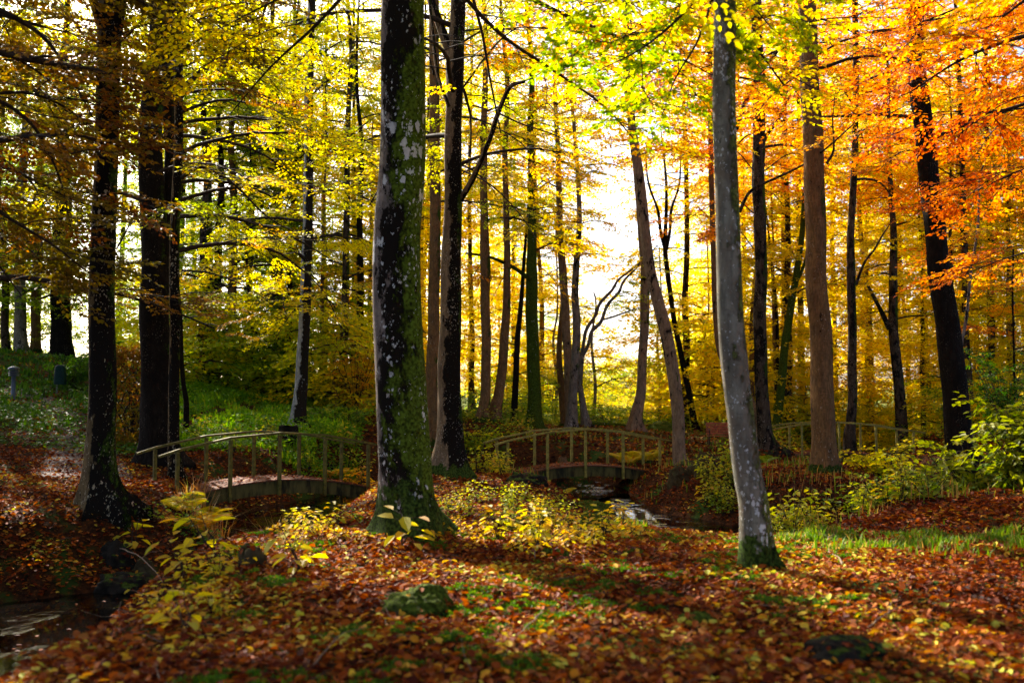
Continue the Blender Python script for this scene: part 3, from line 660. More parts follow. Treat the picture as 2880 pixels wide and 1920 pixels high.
# dark forked tree
make_tree("beech_tree", "tall dark forked beech with flaky brown patches, right behind the thick mossy trunk",
          [(1272, 1342, 92), (1266, 1240, 74), (1262, 1100, 64), (1268, 900, 60), (1270, 700, 56), (1273, 551, 50), (1277, 306, 46), (1280, 184, 52), (1286, 60, 44), (1288, -60, 40)], 18.7, 18, B_flaky,
          "gold", limbs=18, lz=(5.5, 17), LL=(2.6, 4.2), flare=1.0, seg=24, seed=7, tint=(.6, .14),
          forks=[("limb", [(1272, 150, 34), (1252, 110, 30), (1230, 50, 24), (1212, 0, 22), (1195, -80, 20)], [18.7] * 5),
                 ("branch", [(1296, 560, 17), (1327, 508, 16), (1352, 453, 15), (1380, 385, 14), (1401, 318, 13), (1435, 245, 12), (1475, 230, 9)], [18.7, 18.4, 18, 17.8, 17.6, 17.4, 17.2]),
                 ("branch", [(1205, -20, 9), (1218, 100, 9), (1229, 202, 9), (1248, 260, 10), (1262, 300, 11)], [17.8] * 5)],
          extra=lambda C: (px_limb(C, [(1435, 245), (1517, 208), (1578, 165), (1660, 150)], 17.2, .02, .65), px_limb(C, [(1401, 318), (1470, 350), (1560, 380), (1650, 430)], 17.2, .018, .6),
                           px_limb(C, [(1300, 480), (1380, 520), (1460, 600), (1520, 690)], [18.7, 18, 17.5, 17], .016, .6), px_limb(C, [(1300, 250), (1400, 120), (1500, 60), (1640, 60)], [18.7, 18, 17.5, 17], .02, .7),
                           px_limb(C, [(1300, 120), (1390, 60), (1450, -20)], 18, .02, .85)))
make_tree("beech_tree", "smooth red-brown trunk standing between the thick mossy beech and the dark forked one",
          [(1214, 1252, 40), (1214, 1180, 36), (1214, 1070, 33), (1219, 900, 33), (1224, 680, 31), (1222, 400, 30), (1221, 100, 28), (1221, 0, 27)], 30, 22, B_brown,
          "yellow_green", limbs=24, lz=(7, 20), LL=(2.6, 4), seg=16, seed=8, tint=(.6, .15))

# hillside trunks on the left
hill = [("dark straight trunk on the hill crest with a round black knot hole", [(573, 1078, 34), (573, 1000, 30), (574, 870, 28), (576, 640, 26)], 39, B_dark),
        ("leaning dark trunk beside the one with the knot hole on the hill", [(600, 1072, 27), (606, 960, 24), (612, 800, 22), (616, 640, 20)], 40, B_black),
        ("ridged brown trunk third from the left along the lit hill crest", [(656, 1095, 30), (652, 1000, 27), (653, 850, 25), (655, 700, 24)], 40, B_brown),
        ("thin leaning pole in the yellow undergrowth of the hill", [(728, 1112, 13), (722, 1060, 12), (714, 1000, 11), (708, 900, 9)], 38, B_black),
        ("stout dark trunk at the foot of the lit hill, left of the side-lit beech", [(794, 1130, 52), (790, 1060, 42), (790, 960, 40), (786, 850, 38)], 39, B_dark),
        ("narrow black trunk touching the stout one at the foot of the hill", [(814, 1128, 20), (812, 1040, 18), (812, 940, 16), (816, 840, 15)], 40, B_black)]
for k, (lab, sp_, Y, bk) in enumerate(hill):
    make_tree("beech_tree", lab, sp_, Y, 19, bk, "yellow_green", limbs=26, lz=(3.2, 18), LL=(2.4, 4.2), seg=12, seed=20 + k, tint=(.45, .18), leafL=.10, flare=.5, keep=1.0)
make_tree("beech_tree", "beech with sunlit left and shaded right painted into its bark on the green slope",
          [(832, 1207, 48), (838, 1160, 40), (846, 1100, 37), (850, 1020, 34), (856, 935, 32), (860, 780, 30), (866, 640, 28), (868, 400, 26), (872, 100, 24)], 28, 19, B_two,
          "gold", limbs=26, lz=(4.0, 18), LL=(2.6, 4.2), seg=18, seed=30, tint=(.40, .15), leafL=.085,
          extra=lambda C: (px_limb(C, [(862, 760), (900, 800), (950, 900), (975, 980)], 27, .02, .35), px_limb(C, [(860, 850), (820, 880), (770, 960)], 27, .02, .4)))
far_left = [("pale-sided trunk at the far left top of the hill beyond the path", [(60, 996, 40), (58, 940, 34), (56, 850, 30), (58, 700, 28)], 42, B_grey),
            ("brown ridged trunk at the far left edge behind the bollard lamp", [(20, 1000, 26), (14, 930, 22), (15, 800, 20), (8, 700, 20)], 43, B_dark),
            ("very broad black ivy-clad trunk on the hill behind the dog waste bin", [(176, 998, 62), (174, 940, 56), (170, 850, 54), (172, 700, 50)], 43, B_black),
            ("rough brown trunk between the pale-sided and the broad black one on the hill", [(102, 998, 30), (101, 930, 26), (100, 850, 24), (104, 700, 22)], 44, B_brown)]
for k, (lab, sp_, Y, bk) in enumerate(far_left):
    make_tree("beech_tree", lab, sp_, Y, 20, bk, "yellow_green", limbs=15, lz=(5.6, 19), LL=(2.6, 4.4), seg=12, seed=40 + k, tint=(.3, .2), leafL=.10, flare=.5, keep=.75)

# middle group
make_tree("beech_tree", "left one of two brown trunks spreading apart, left of the green-mossed tree",
          [(1354, 1190, 38), (1360, 1150, 32), (1365, 1100, 28), (1367, 961, 27), (1365, 824, 27), (1364, 732, 30), (1362, 600, 22), (1360, 400, 20)], 34, 19, B_brown, "gold", limbs=11, lz=(7.5, 18), LL=(2.2, 3.6), seg=14, seed=50, leafL=.085)
make_tree("beech_tree", "right one of two spreading brown trunks, tilted to the right beside the green-mossed tree",
          [(1390, 1184, 42), (1396, 1140, 34), (1404, 1100, 28), (1419, 961, 26), (1426, 778, 20), (1425, 640, 18), (1420, 450, 16)], 34.5, 19, B_brown, "gold", limbs=11, lz=(7.5, 18), LL=(2.2, 3.6), seg=14, seed=51, leafL=.085, tint=(.65, .15))
make_tree("young_tree", "dark twiggy slanting trunk just left of the green-mossed tree", [(1446, 1180, 20), (1450, 1080, 18), (1455, 960, 16), (1466, 850, 13), (1473, 740, 10)], 38, 12, B_black, "yellow_green", limbs=14, lz=(2.2, 11), LL=(1.2, 2.4), seg=10, seed=52, leafL=.09)
make_tree("beech_tree", "straight trunk covered in green moss behind the centre bridge",
          [(1505, 1213, 46), (1503, 1150, 40), (1502, 1100, 37), (1497, 915, 35), (1494, 778, 33), (1497, 686, 26), (1495, 520, 22), (1492, 350, 18)], 36, 20, B_green, "gold", limbs=13, lz=(6.5, 18), LL=(2.2, 3.8), seg=18, seed=53, leafL=.09, tint=(.6, .15),
          forks=[("limb", [(1496, 790, 16), (1477, 775, 13), (1440, 750, 11), (1377, 723, 9), (1310, 712, 6)], [36, 35.5, 35, 34.5, 34])],
          extra=lambda C: (px_limb(C, [(1440, 750), (1410, 790), (1380, 850)], 34.6, .02, .8), px_limb(C, [(1377, 723), (1340, 760), (1320, 820)], 34.2, .018, .85), px_limb(C, [(1510, 740), (1560, 790), (1600, 850)], 35.5, .02, .7, leafy=.4)))
make_tree("beech_tree", "slim smooth grey-brown trunk in front of the cluster behind the centre bridge",
          [(1608, 1204, 32), (1610, 1150, 29), (1612, 1100, 26), (1622, 915, 22), (1617, 824, 21), (1622, 732, 18), (1630, 600, 14), (1622, 450, 12)], 37, 17, B_grey, "gold", limbs=9, lz=(6.5, 16), LL=(1.8, 3), seg=14, seed=54, leafL=.085, tint=(.6, .15))
make_tree("beech_tree", "crooked brown trunk rising behind the slim grey-brown one in the centre cluster",
          [(1600, 1170, 22), (1598, 1050, 24), (1594, 961, 24), (1590, 870, 24), (1584, 778, 23), (1576, 686, 20), (1572, 520, 17)], 38.5, 18, B_tan, "gold", limbs=9, lz=(7.5, 16), LL=(1.8, 3), seg=14, seed=55, leafL=.085, tint=(.65, .15))
make_tree("young_tree", "short dark red-brown trunk left of the centre cluster", [(1586, 1172, 22), (1580, 1100, 19), (1573, 1010, 17), (1576, 920, 14), (1582, 840, 9)], 39, 8, B_brown, "orange", limbs=7, lz=(4.5, 7.5), LL=(1, 1.6), seg=12, seed=56, leafL=.08, tint=(.7, .15))
make_tree("willow_tree", "leaning forked stems splaying to the right out of the centre cluster",
          [(1648, 1204, 24), (1638, 1130, 18), (1631, 1080, 16), (1633, 1040, 16), (1636, 998, 15)], 38, 3, B_grey, "yellow_green", limbs=1, lz=(2.6, 2.9), LL=(.6, .8), seg=12, seed=57, leafL=.08,
          forks=[("stem", [(1634, 1010, 11), (1642, 960, 10), (1650, 925, 10), (1676, 885, 9), (1688, 852, 9), (1722, 815, 8), (1740, 786, 7), (1784, 752, 5), (1850, 690, 3)], [38, 38, 37.9, 38.1, 38, 38.2, 38, 38, 38]),
                 ("stem", [(1636, 1005, 11), (1655, 968, 10), (1664, 932, 10), (1690, 905, 10), (1708, 858, 9), (1740, 822, 8), (1756, 788, 7), (1800, 742, 4), (1812, 700, 3)], [38, 37.8, 37.7, 37.6, 37.6, 37.4, 37.4, 37.2, 37]),
                 ("branch", [(1690, 900, 6), (1720, 892, 6), (1760, 878, 5), (1798, 865, 3), (1850, 850, 2)], [37.5] * 5)],
          gapkeep=.9, extra=lambda C: (px_limb(C, [(1647, 934), (1688, 860), (1734, 796), (1800, 730)], 38, .01, .45, bare0=.3, sp=(.5, .8)), px_limb(C, [(1679, 915), (1715, 856), (1757, 791), (1820, 720)], 37.6, .01, .45, bare0=.3, sp=(.5, .8)), px_limb(C, [(1700, 880), (1740, 900), (1790, 900)], 37, .012, .4), px_limb(C, [(1640, 1000), (1665, 1030), (1690, 1050)], 37, .012, .4)))
make_tree("beech_tree", "straight tan trunk that the leaning one crosses in front of the open sky",
          [(1785, 1212, 40), (1791, 1160, 34), (1802, 1100, 27), (1810, 961, 25), (1814, 824, 27), (1813, 740, 24), (1800, 640, 15), (1794, 560, 14), (1784, 436, 12)], 37, 18, B_tan, "gold", limbs=8, lz=(9.5, 17), LL=(1.6, 2.8), seg=16, seed=58, leafL=.08)
make_tree("beech_tree", "curved tan trunk leaning left across the sky gap, right of the centre bridge",
          [(1914, 1314, 40), (1910, 1270, 36), (1909, 1190, 35), (1901, 1100, 36), (1886, 1007, 35), (1867, 915, 35), (1845, 824, 31), (1824, 732, 30), (1804, 551, 28), (1786, 413, 26), (1774, 321, 23), (1763, 230, 21), (1761, 92, 18), (1760, -20, 16)], 25.6, 16, B_tan, "orange",
          limbs=9, lz=(9, 15), LL=(2, 3.2), seg=22, seed=59, flare=.35, tint=(.55, .2), extra=lambda C: (px_limb(C, [(1775, 330), (1840, 330), (1900, 380)], 25, .02, .6), px_limb(C, [(1770, 250), (1720, 240), (1660, 300)], 25, .02, .2)))
make_tree("beech_tree", "thin dark curved trunk left of the bench, forking high in the sky gap",
          [(1958, 1214, 22), (1952, 1180, 18), (1937, 1100, 17), (1917, 1007, 16), (1899, 915, 15), (1885, 824, 14), (1873, 732, 14), (1871, 690, 13)], 42, 13, B_black, "gold", limbs=8, lz=(9, 13), LL=(1.5, 2.6), seg=12, seed=60, leafL=.085,
          gapkeep=.8, forks=[("stem", [(1871, 700, 11), (1858, 650, 10), (1850, 590, 8), (1825, 520, 6), (1815, 440, 4)], [42] * 5), ("stem", [(1873, 705, 10), (1884, 650, 9), (1888, 590, 8), (1910, 520, 6), (1915, 430, 4)], [42] * 5)],
          extra=lambda C: (px_limb(C, [(1858, 650), (1820, 600), (1790, 590)], 42, .012, .5), px_limb(C, [(1886, 630), (1930, 590), (1960, 540)], 42, .012, .5), px_limb(C, [(1835, 540), (1860, 470), (1880, 400)], 42, .012, .6), px_limb(C, [(1905, 860), (1880, 820), (1840, 800)], 42, .01, .5)))

# near slim spotted tree
make_tree("young_beech", "slim grey-green trunk dotted with white spots, a moss collar at its foot",
          [(2132, 1612, 92), (2128, 1560, 84), (2121, 1425, 80), (2106, 1350, 78), (2095, 1280, 77), (2085, 1190, 75), (2073, 1100, 74), (2063, 1007, 76), (2056, 915, 73), (2051, 778, 70), (2048, 640, 68), (2045, 551, 66), (2037, 275, 65), (2038, 0, 62)], 8.9, 12, B_pale, "yellow_green",
          limbs=5, lz=(7.5, 11.5), LL=(1.8, 3), seg=32, hexa=True, flare=.5, seed=61, lumps=.02, tint=(.6, .18),
          extra=lambda C: (px_limb(C, [(2010, -60), (1900, 60), (1800, 140), (1700, 190)], [8.9, 9.3, 9.6, 10], .018, .28, sp=(.45, .7)), px_limb(C, [(2010, -20), (1960, 120), (1900, 220), (1860, 330)], [8.9, 9.8, 10.4, 10.8], .016, .30, sp=(.45, .7)),
                           px_limb(C, [(2060, -60), (2120, 20), (2170, 80)], [8.9, 9.3, 9.6], .012, .5, sp=(.4, .6)), px_limb(C, [(2010, -80), (1850, -40), (1650, 20)], [8.9, 9.6, 10.5], .015, .35, sp=(.45, .7))))
# right side
make_tree("beech_tree", "slender reddish trunk half hidden behind the slim white-spotted one",
          [(2154, 1264, 40), (2135, 1190, 26), (2085, 1080, 22), (2030, 1000, 19), (2012, 870, 16), (2006, 668, 16), (2000, 500, 15), (1998, 250, 14), (1996, 0, 13)], 32, 19, B_brown, "orange", limbs=16, lz=(8.5, 18), LL=(2, 3.4), seg=12, seed=62, leafL=.085, tint=(.6, .18))
make_tree("beech_tree", "tall pale-flecked trunk just right of the slim white-spotted one",
          [(2160, 1264, 46), (2150, 1200, 40), (2142, 1100, 36), (2138, 915, 36), (2140, 732, 33), (2138, 640, 35), (2133, 505, 35), (2134, 367, 35), (2137, 230, 32), (2128, 92, 31), (2126, -20, 29)], 30, 20, B_dark, "orange", limbs=17, lz=(8.5, 19), LL=(2.4, 4), seg=18, seed=63, leafL=.085, tint=(.55, .18),
          forks=[("branch", [(2070, 370, 10), (2086, 320, 12), (2102, 275, 13), (2130, 216, 14), (2150, 190, 12), (2190, 140, 9)], [29.6] * 6), ("branch", [(2145, 400, 12), (2160, 375, 11), (2190, 335, 9), (2225, 260, 6)], [30] * 4),
                 ("branch", [(2079, 597, 11), (2107, 542, 9), (2150, 515, 8), (2185, 500, 7), (2258, 464, 6), (2323, 418, 5), (2400, 350, 4)], [22, 22, 22, 21.5, 21, 20, 19])],
          extra=lambda C: (px_limb(C, [(2150, 480), (2230, 430), (2300, 470)], 29, .02, .5), px_limb(C, [(2120, 480), (2060, 420), (1990, 460)], 29, .02, .7), px_limb(C, [(2120, 700), (2070, 640), (2020, 660)], 29, .02, .5),
                           px_limb(C, [(2120, 600), (2060, 560), (1960, 600), (1900, 650)], 29, .02, .55)))
make_tree("young_tree", "mossy leaning trunk beyond the left half of the right bridge", [(2180, 1218, 26), (2190, 1150, 24), (2201, 1050, 23), (2209, 961, 23), (2223, 870, 21), (2238, 778, 19), (2253, 686, 16), (2262, 560, 13)], 38, 12, B_green, "yellow", limbs=10, lz=(5, 11), LL=(1.8, 3), seg=12, seed=64, leafL=.10, tint=(.45, .15),
          forks=[("branch", [(2236, 800, 10), (2252, 770, 9), (2268, 720, 7), (2282, 640, 5)], [38] * 4)])
make_tree("young_tree", "wiry dark stem left of the mossy leaning trunk beyond the right bridge", [(2180, 1200, 12), (2184, 1080, 11), (2187, 961, 10), (2182, 850, 9), (2170, 732, 8), (2160, 640, 6)], 40, 11, B_black, "yellow", limbs=9, lz=(4, 10), LL=(1.6, 2.6), seg=8, seed=65, leafL=.10)
make_tree("young_tree", "straight brown pole behind the mossy leaning trunk", [(2206, 1190, 17), (2206, 1050, 16), (2205, 870, 15), (2203, 640, 13), (2200, 400, 11)], 43, 15, B_brown, "yellow", limbs=10, lz=(5, 14), LL=(1.8, 3), seg=10, seed=66, leafL=.10)
make_tree("beech_tree", "thick straight brown trunk with ridged bark in front of the right bridge",
          [(2320, 1326, 76), (2317, 1240, 66), (2313, 1100, 63), (2305, 915, 60), (2297, 778, 57), (2294, 640, 56), (2291, 551, 57), (2281, 275, 53), (2269, 0, 49)], 20.4, 18, B_brown, "orange", limbs=12, lz=(7.5, 17), LL=(2.4, 3.6), seg=28, flare=.5, seed=67, tint=(.6, .15),
          extra=lambda C: (px_limb(C, [(2325, 460), (2345, 420), (2342, 340), (2350, 250)], 20, .03, .4), px_limb(C, [(2300, 50), (2400, 90), (2500, 150)], [20, 19.5, 19], .02, .6), px_limb(C, [(2260, 200), (2180, 260), (2120, 330)], 19.5, .018, .35)))
make_tree("beech_tree", "straight dark speckled trunk right of the ridged brown one, behind the right bridge",
          [(2390, 1238, 36), (2393, 1190, 28), (2397, 1100, 25), (2397, 915, 24), (2393, 778, 24), (2394, 640, 20), (2404, 429, 18), (2407, 184, 17), (2405, 0, 16)], 33, 19, B_dark, "orange", limbs=17, lz=(8.5, 18), LL=(2.2, 3.8), seg=16, seed=68, leafL=.085, tint=(.55, .16),
          forks=[("branch", [(2408, 800, 9), (2420, 765, 8), (2435, 732, 7), (2460, 700, 6), (2481, 663, 5), (2510, 620, 3)], [33] * 6)])
make_tree("beech_tree", "dark ivy-fringed trunk behind the right half of the right bridge", [(2537, 1210, 34), (2530, 1100, 29), (2519, 1007, 28), (2513, 915, 26), (2512, 778, 23), (2513, 640, 18), (2506, 551, 15), (2500, 400, 12)], 36, 16, B_dark, "yellow", limbs=14, lz=(3.5, 15), LL=(1.8, 3.2), seg=14, seed=69, leafL=.10,
          forks=[("branch", [(2502, 925, 15), (2490, 900, 14), (2476, 870, 12), (2455, 830, 10), (2440, 800, 8)], [36] * 5)])
make_tree("beech_tree", "massive black trunk leaning left above the leafy shrub at the right",
          [(2712, 1300, 92), (2705, 1260, 82), (2696, 1214, 74), (2688, 1100, 68), (2676, 1007, 68), (2663, 915, 64), (2650, 824, 62), (2639, 732, 58), (2630, 640, 56), (2604, 429, 54), (2592, 306, 52), (2576, 153, 48), (2572, 0, 46)], 22, 18, B_black, "orange", limbs=14, lz=(6.5, 17), LL=(2.6, 4), seg=28, flare=.4, seed=70, tint=(.6, .18),
          extra=lambda C: (px_limb(C, [(2590, 60), (2660, 50), (2730, 30), (2800, -20)], 21, .03, .7), px_limb(C, [(2585, 300), (2500, 260), (2430, 200)], 21.5, .022, .6), px_limb(C, [(2600, 420), (2530, 430), (2470, 480)], 21.5, .02, .5)))
make_tree("young_tree", "thin pale crooked pole right of the massive leaning black trunk", [(2698, 1180, 9), (2702, 993, 9), (2718, 892, 9), (2732, 755, 8), (2750, 640, 7), (2756, 500, 5)], 27, 8.5, B_grey, "orange", limbs=6, lz=(4.5, 8), LL=(1.2, 2.2), seg=8, seed=71, leafL=.085)
make_tree("beech_tree", "straight dark trunk mottled by leaves near the right edge", [(2788, 1200, 22), (2788, 1007, 20), (2787, 824, 19), (2786, 640, 17), (2775, 400, 15), (2770, 250, 13)], 40, 19, B_dark, "orange", limbs=17, lz=(8.5, 18), LL=(2.4, 4), seg=12, seed=72, leafL=.10, tint=(.4, .2))
make_tree("young_tree", "hair-thin dark sapling stem nearest the right edge", [(2856, 1220, 7), (2852, 1007, 6), (2848, 850, 6), (2850, 700, 5)], 30, 6.5, B_black, "orange", limbs=7, lz=(2.8, 6), LL=(1, 1.8), seg=6, seed=73, leafL=.08)
make_tree("beech_tree", "dark broken-looking trunk showing between leaves left of the massive leaning one", [(2612, 1200, 24), (2608, 1080, 22), (2602, 960, 20), (2598, 840, 17), (2594, 740, 15)], 44, 18, B_brown, "yellow", limbs=16, lz=(3.5, 17), LL=(2.4, 4), seg=10, seed=74, leafL=.11)
make_tree("beech_tree", "brown trunk glimpsed through yellow leaves right of the straight speckled one", [(2446, 1200, 20), (2443, 1080, 18), (2440, 960, 16), (2440, 800, 14)], 46, 18, B_brown, "yellow", limbs=16, lz=(3.5, 17), LL=(2.4, 4), seg=10, seed=75, leafL=.11)

# boughs reaching in from a tree outside on the right
def ex_offr(C):
    for rows, r0, Ys in [([(3300, -100), (3050, 60), (2850, 110), (2700, 170), (2560, 260)], .05, (13, 13.5, 14, 14.5, 15)), ([(3300, 100), (3060, 220), (2860, 300), (2740, 330), (2620, 420)], .04, (13, 13.5, 14, 14.5, 15)),
                         ([(3300, 300), (3100, 420), (2900, 470), (2780, 520), (2700, 560)], .035, (13, 14, 15, 15.5, 16)), ([(3300, -300), (3000, -120), (2800, -20), (2600, 60)], .045, (13, 13.5, 14, 14.5)),
                         ([(3300, 700), (3000, 690), (2850, 720), (2740, 760)], .025, (14, 15.5, 16.5, 17))]:
        px_limb(C, rows, Ys, r0, None, sub=.4, bare0=.25)
make_tree("beech_tree", "beech just outside the right edge whose deep orange boughs fill the top corner",
          [(3300, 1450, 110), (3300, 960, 95), (3300, 300, 88), (3300, -300, 80)], 13.2, 17, B_black, "orange", limbs=10, lz=(7, 16), LL=(2.8, 4.2), seed=76, tint=(.75, .15), hexa=True, extra=ex_offr, seg=14)

# unseen beeches added beside the camera, their crowns there to darken the lower corners
for kx, ky, sd_, lab in ((-5.2, 4.2, 81, "unseen beech added outside the left edge, its crown there to shade the pool"), (6.2, 4.6, 82, "unseen beech added outside the lower right corner to shade the leaves there"), (7.5, 8.5, 83, "second unseen beech added outside the right edge to shade the lower right leaves")):
    px_ = 1440 + kx / ky * FPX
    make_tree("beech_tree", lab, [(px_, 960 + 1400, 150), (px_, 960, 140), (px_, -1500, 120)], ky, 13, B_dark, "rust" if kx < 0 else "orange", limbs=22, lz=(4.9, 12), LL=(2.6, 3.8), seed=sd_, tint=(.4, .2), seg=14)

# ------------------------------------------------------------------ background woodland: copies of a few trees
def bg_tree(seed, H, leafmat, barkm, low, tint, leaf, spread=(2.2, 4.2), n=40):
    rnd = np.random.RandomState(seed); root = empty("woodland_tree", (0, 0, 0))
    tb = MB(); z = np.linspace(-.5, H, 12); xx = np.cumsum(rnd.normal(0, .06, 12)); yy = np.cumsum(rnd.normal(0, .06, 12))
    z = z * (.62 if H < 6 else 1.0); tb.tube(np.stack([xx, yy, z], 1), np.linspace(.17, .03, 12) * (.3 if H < 6 else 1) * (1 + .5 * np.exp(-np.maximum(z, 0) * 3)), 9); tb.build("trunk", barkm, root)
    C = Crown(rnd, tint)
    for k in range(n):
        zz = low + (H - 1 - low) * (k + rnd.rand()) / n
        p0 = np.array([np.interp(zz, z, xx), np.interp(zz, z, yy), zz])
        C.limb(p0, k * 2.4 + rnd.normal(0, .4), rnd.uniform(*spread) * (1 - .4 * (zz - low) / (H - low)), rnd.uniform(.1, .5), rnd.uniform(.2, .6), r0=.03, sub=.5, sp=(.8, 1.3))
    A = np.array(C.S)
    put_sprays(C.b, A[:, :3], A[:, 3], A[:, 4], A[:, 5], A[:, 6], A[:, 7], leaf, rnd, twigs=False, keep=.50 if leafmat == 'yellow' else .42)
    C.b.build("crown", [M_twig, M_leaf[leafmat]], root)
    return root
KIND = {"yellow": [bg_tree(101, 17, "yellow", B_brown, 1.3, (.45, .14), .14), bg_tree(102, 20, "yellow", B_dark, 2.0, (.55, .14), .14)],
        "green": [bg_tree(103, 19, "yellow_green", B_dark, 2.2, (.42, .15), .14), bg_tree(104, 17, "yellow_green", B_brown, 1.4, (.35, .15), .14)],
        "orange": [bg_tree(105, 21, "orange", B_dark, 8.5, (.35, .15), .14)],
        "bush": [bg_tree(106, 4.2, "yellow", B_brown, .25, (.35, .2), .13, (1.0, 1.9), 16), bg_tree(107, 3.4, "yellow_green", B_brown, .2, (.45, .2), .12, (.9, 1.7), 14), bg_tree(108, 2.6, "green", B_brown, .15, (.5, .2), .11, (.8, 1.4), 12)]}
used = set()
LM = [(-200, "the left edge"), (60, "the pale-sided hill trunk"), (176, "the broad ivy-clad trunk"), (290, "the flecked left beech"), (440, "the massive black trunk"), (573, "the knot-holed trunk"), (656, "the ridged hill trunk"), (794, "the stout hill trunk"), (850, "the side-lit beech"), (1130, "the mossy trunk"),
      (1268, "the dark forked beech"), (1390, "the spreading pair"), (1500, "the green-mossed trunk"), (1610, "the centre cluster"), (1800, "the straight tan trunk"), (1900, "the curved tan trunk"), (1950, "the thin dark curved trunk"), (2070, "the white-spotted trunk"), (2140, "the pale-flecked trunk"), (2310, "the ridged brown trunk"),
      (2395, "the speckled trunk"), (2515, "the ivy-fringed trunk"), (2670, "the massive leaning trunk"), (2787, "the mottled trunk"), (2900, "the right edge")]
seen_lab = {}
def between(px, Y, what):
    a = max([l for l in LM if l[0] <= px] or [LM[0]]); c = min([l for l in LM if l[0] > px] or [LM[-1]])
    row = "near" if Y < 50 else "middle" if Y < 61 else "far"
    return f"{what}, {row} wood, between {a[1][4:]} and {c[1][4:]}" if a != c else f"{what}, {row} wood, beyond {a[1][4:]}"
def place(kind, idx, px, Y, s=1.0, name=None, label=None, group=None, cat="tree", sink=0.0):
    what = {"yellow": "golden-yellow tree", "green": "yellow-green tree", "orange": "orange tree", "high": "tall high-crowned golden tree"}.get(kind) or ["golden bush", "yellow-green bush", "green bush"][idx % 3]
    if kind == "bush": what = ("tall " if s > 1.2 else "small " if s < .72 else "") + what
    label = between(px, Y, what)
    proto = KIND[kind][idx % len(KIND[kind])]
    if kind not in ("bush", "high") and px < 1100 and Y < 51: s *= .76
    if kind not in ("bush", "high"):          # step aside from the corridors where sun comes through
        px0 = px
        for tr in range(14):
            q = np.array([(px - 1440) / FPX * Y, Y]); ok = True
            for c in SH:
                hd = SD[:2] / np.linalg.norm(SD[:2]); t = (q - c[:2]) @ hd; z_ = c[2] + t * SD[2] / np.linalg.norm(SD[:2])
                if t > 0 and 1.5 < z_ < 19 * s and np.linalg.norm(q - c[:2] - t * hd) < 1.3 + c[3]: ok = False; break
            if ok: break
            px = px0 + rs.uniform(-1, 1) * (20 + 12 * tr)
    x = (px - 1440) / FPX * Y
    loc = (x, Y, zg1(x, Y) - sink); rz = rs.uniform(0, 6.28)
    if id(proto) not in used: used.add(id(proto)); o = proto; o.location = loc; o.rotation_euler = (0, 0, rz); o.scale = (s, s, s)
    else: o = copy_tree(proto, loc, rz, s)
    if name: o.name = name
    return tag(o, label, cat, group)
# left and centre-left: yellow-green wood
G1 = "yellow-green trees in the wood behind the left slope"
for px, Y in [(-150, 50), (120, 52), (330, 50), (520, 54), (860, 52), (-80, 56), (800, 46), (930, 52), (-250, 56), (-60, 47), (300, 47), (-200, 44), (230, 45), (400, 44), (110, 46), (620, 45), (-120, 40)]:
    place("green", rs.randint(2), px, Y, rs.uniform(.9, 1.15), label="yellow-green tree in the wood behind the left slope", group=G1)
make_tree("beech_tree", "slim golden beech between the side-lit beech and the thick mossy trunk", [(968, 1158, 30), (966, 1080, 25), (968, 960, 24), (972, 800, 20), (975, 600, 18), (978, 350, 16)], 36, 19, B_dark, "gold", limbs=20, lz=(5, 18.5), LL=(2.6, 4.2), seg=14, seed=90, leafL=.09, tint=(.45, .2))
make_tree("beech_tree", "slender dark beech with orange sprays just left of the thick mossy trunk", [(1012, 1160, 28), (1010, 1080, 23), (1012, 960, 22), (1014, 800, 20), (1012, 600, 16)], 37, 18, B_black, "orange", limbs=14, lz=(3.5, 17), LL=(2.0, 3.4), seg=14, seed=91, leafL=.09, tint=(.3, .2))
make_tree("young_tree", "narrow pole left of the slim golden beech at the slope's end", [(905, 1140, 13), (903, 1040, 12), (905, 900, 11), (908, 700, 9)], 39, 15, B_brown, "yellow_green", limbs=14, lz=(4, 14), LL=(1.8, 3), seg=8, seed=92, leafL=.10, tint=(.6, .15))
KIND["high"] = [bg_tree(109, 25, "green" if False else "gold", B_dark, 10.5, (.32, .15), .14, (2.6, 4.6), 34)]
for px, Y, s_ in [(500, 47, 1.0), (590, 45, .95), (700, 46, 1.0), (830, 47, 1.0), (915, 50, 1.0), (1000, 46, .95), (1180, 50, 1.0), (330, 50, 1.0), (1330, 50, .9)]:
    place("high", 0, px, Y, s_, group="tall golden-crowned trees behind the slope")
G2 = "golden trees behind the left bridge"
for px, Y in [(912, 44), (965, 48), (1010, 42), (1070, 50), (1120, 46), (1180, 52), (1240, 48), (1290, 54), (1350, 52), (1410, 56), (1460, 54)]:
    place("yellow", rs.randint(2), px, Y, rs.uniform(.85, 1.1), label="golden tree in the wood behind the thick mossy trunk", group=G2)
G3 = "bright yellow trees beyond the right bridge"
for px, Y in [(2080, 46), (2150, 50), (2230, 44), (2290, 50), (2350, 45), (2420, 52), (2470, 43), (2560, 48), (2640, 44), (2730, 50), (2800, 46), (2880, 50)]:
    place("yellow", rs.randint(2), px, Y, rs.uniform(.85, 1.15), label="bright yellow tree in the wood beyond the right bridge", group=G3)
G4 = "orange trees in the wood at the right"
for px, Y in [(2360, 40), (2740, 38), (2960, 42), (2820, 55), (3050, 46)]:
    place("orange", 0, px, Y, rs.uniform(.9, 1.1), label="orange tree among the yellow ones in the right-hand wood", group=G4)
for px, Y, sc_ in [(1405, 62, .8), (1450, 68, .75), (1500, 80, .7), (1545, 95, .6), (1600, 105, .45), (1700, 110, .30), (1800, 112, .26), (1920, 100, .5), (1965, 84, .65), (2005, 70, .8), (2040, 58, .85), (1985, 62, .7)]:
    place("yellow" if px > 1900 else "green", rs.randint(2), px, Y, sc_, group="trees round the sky gap")
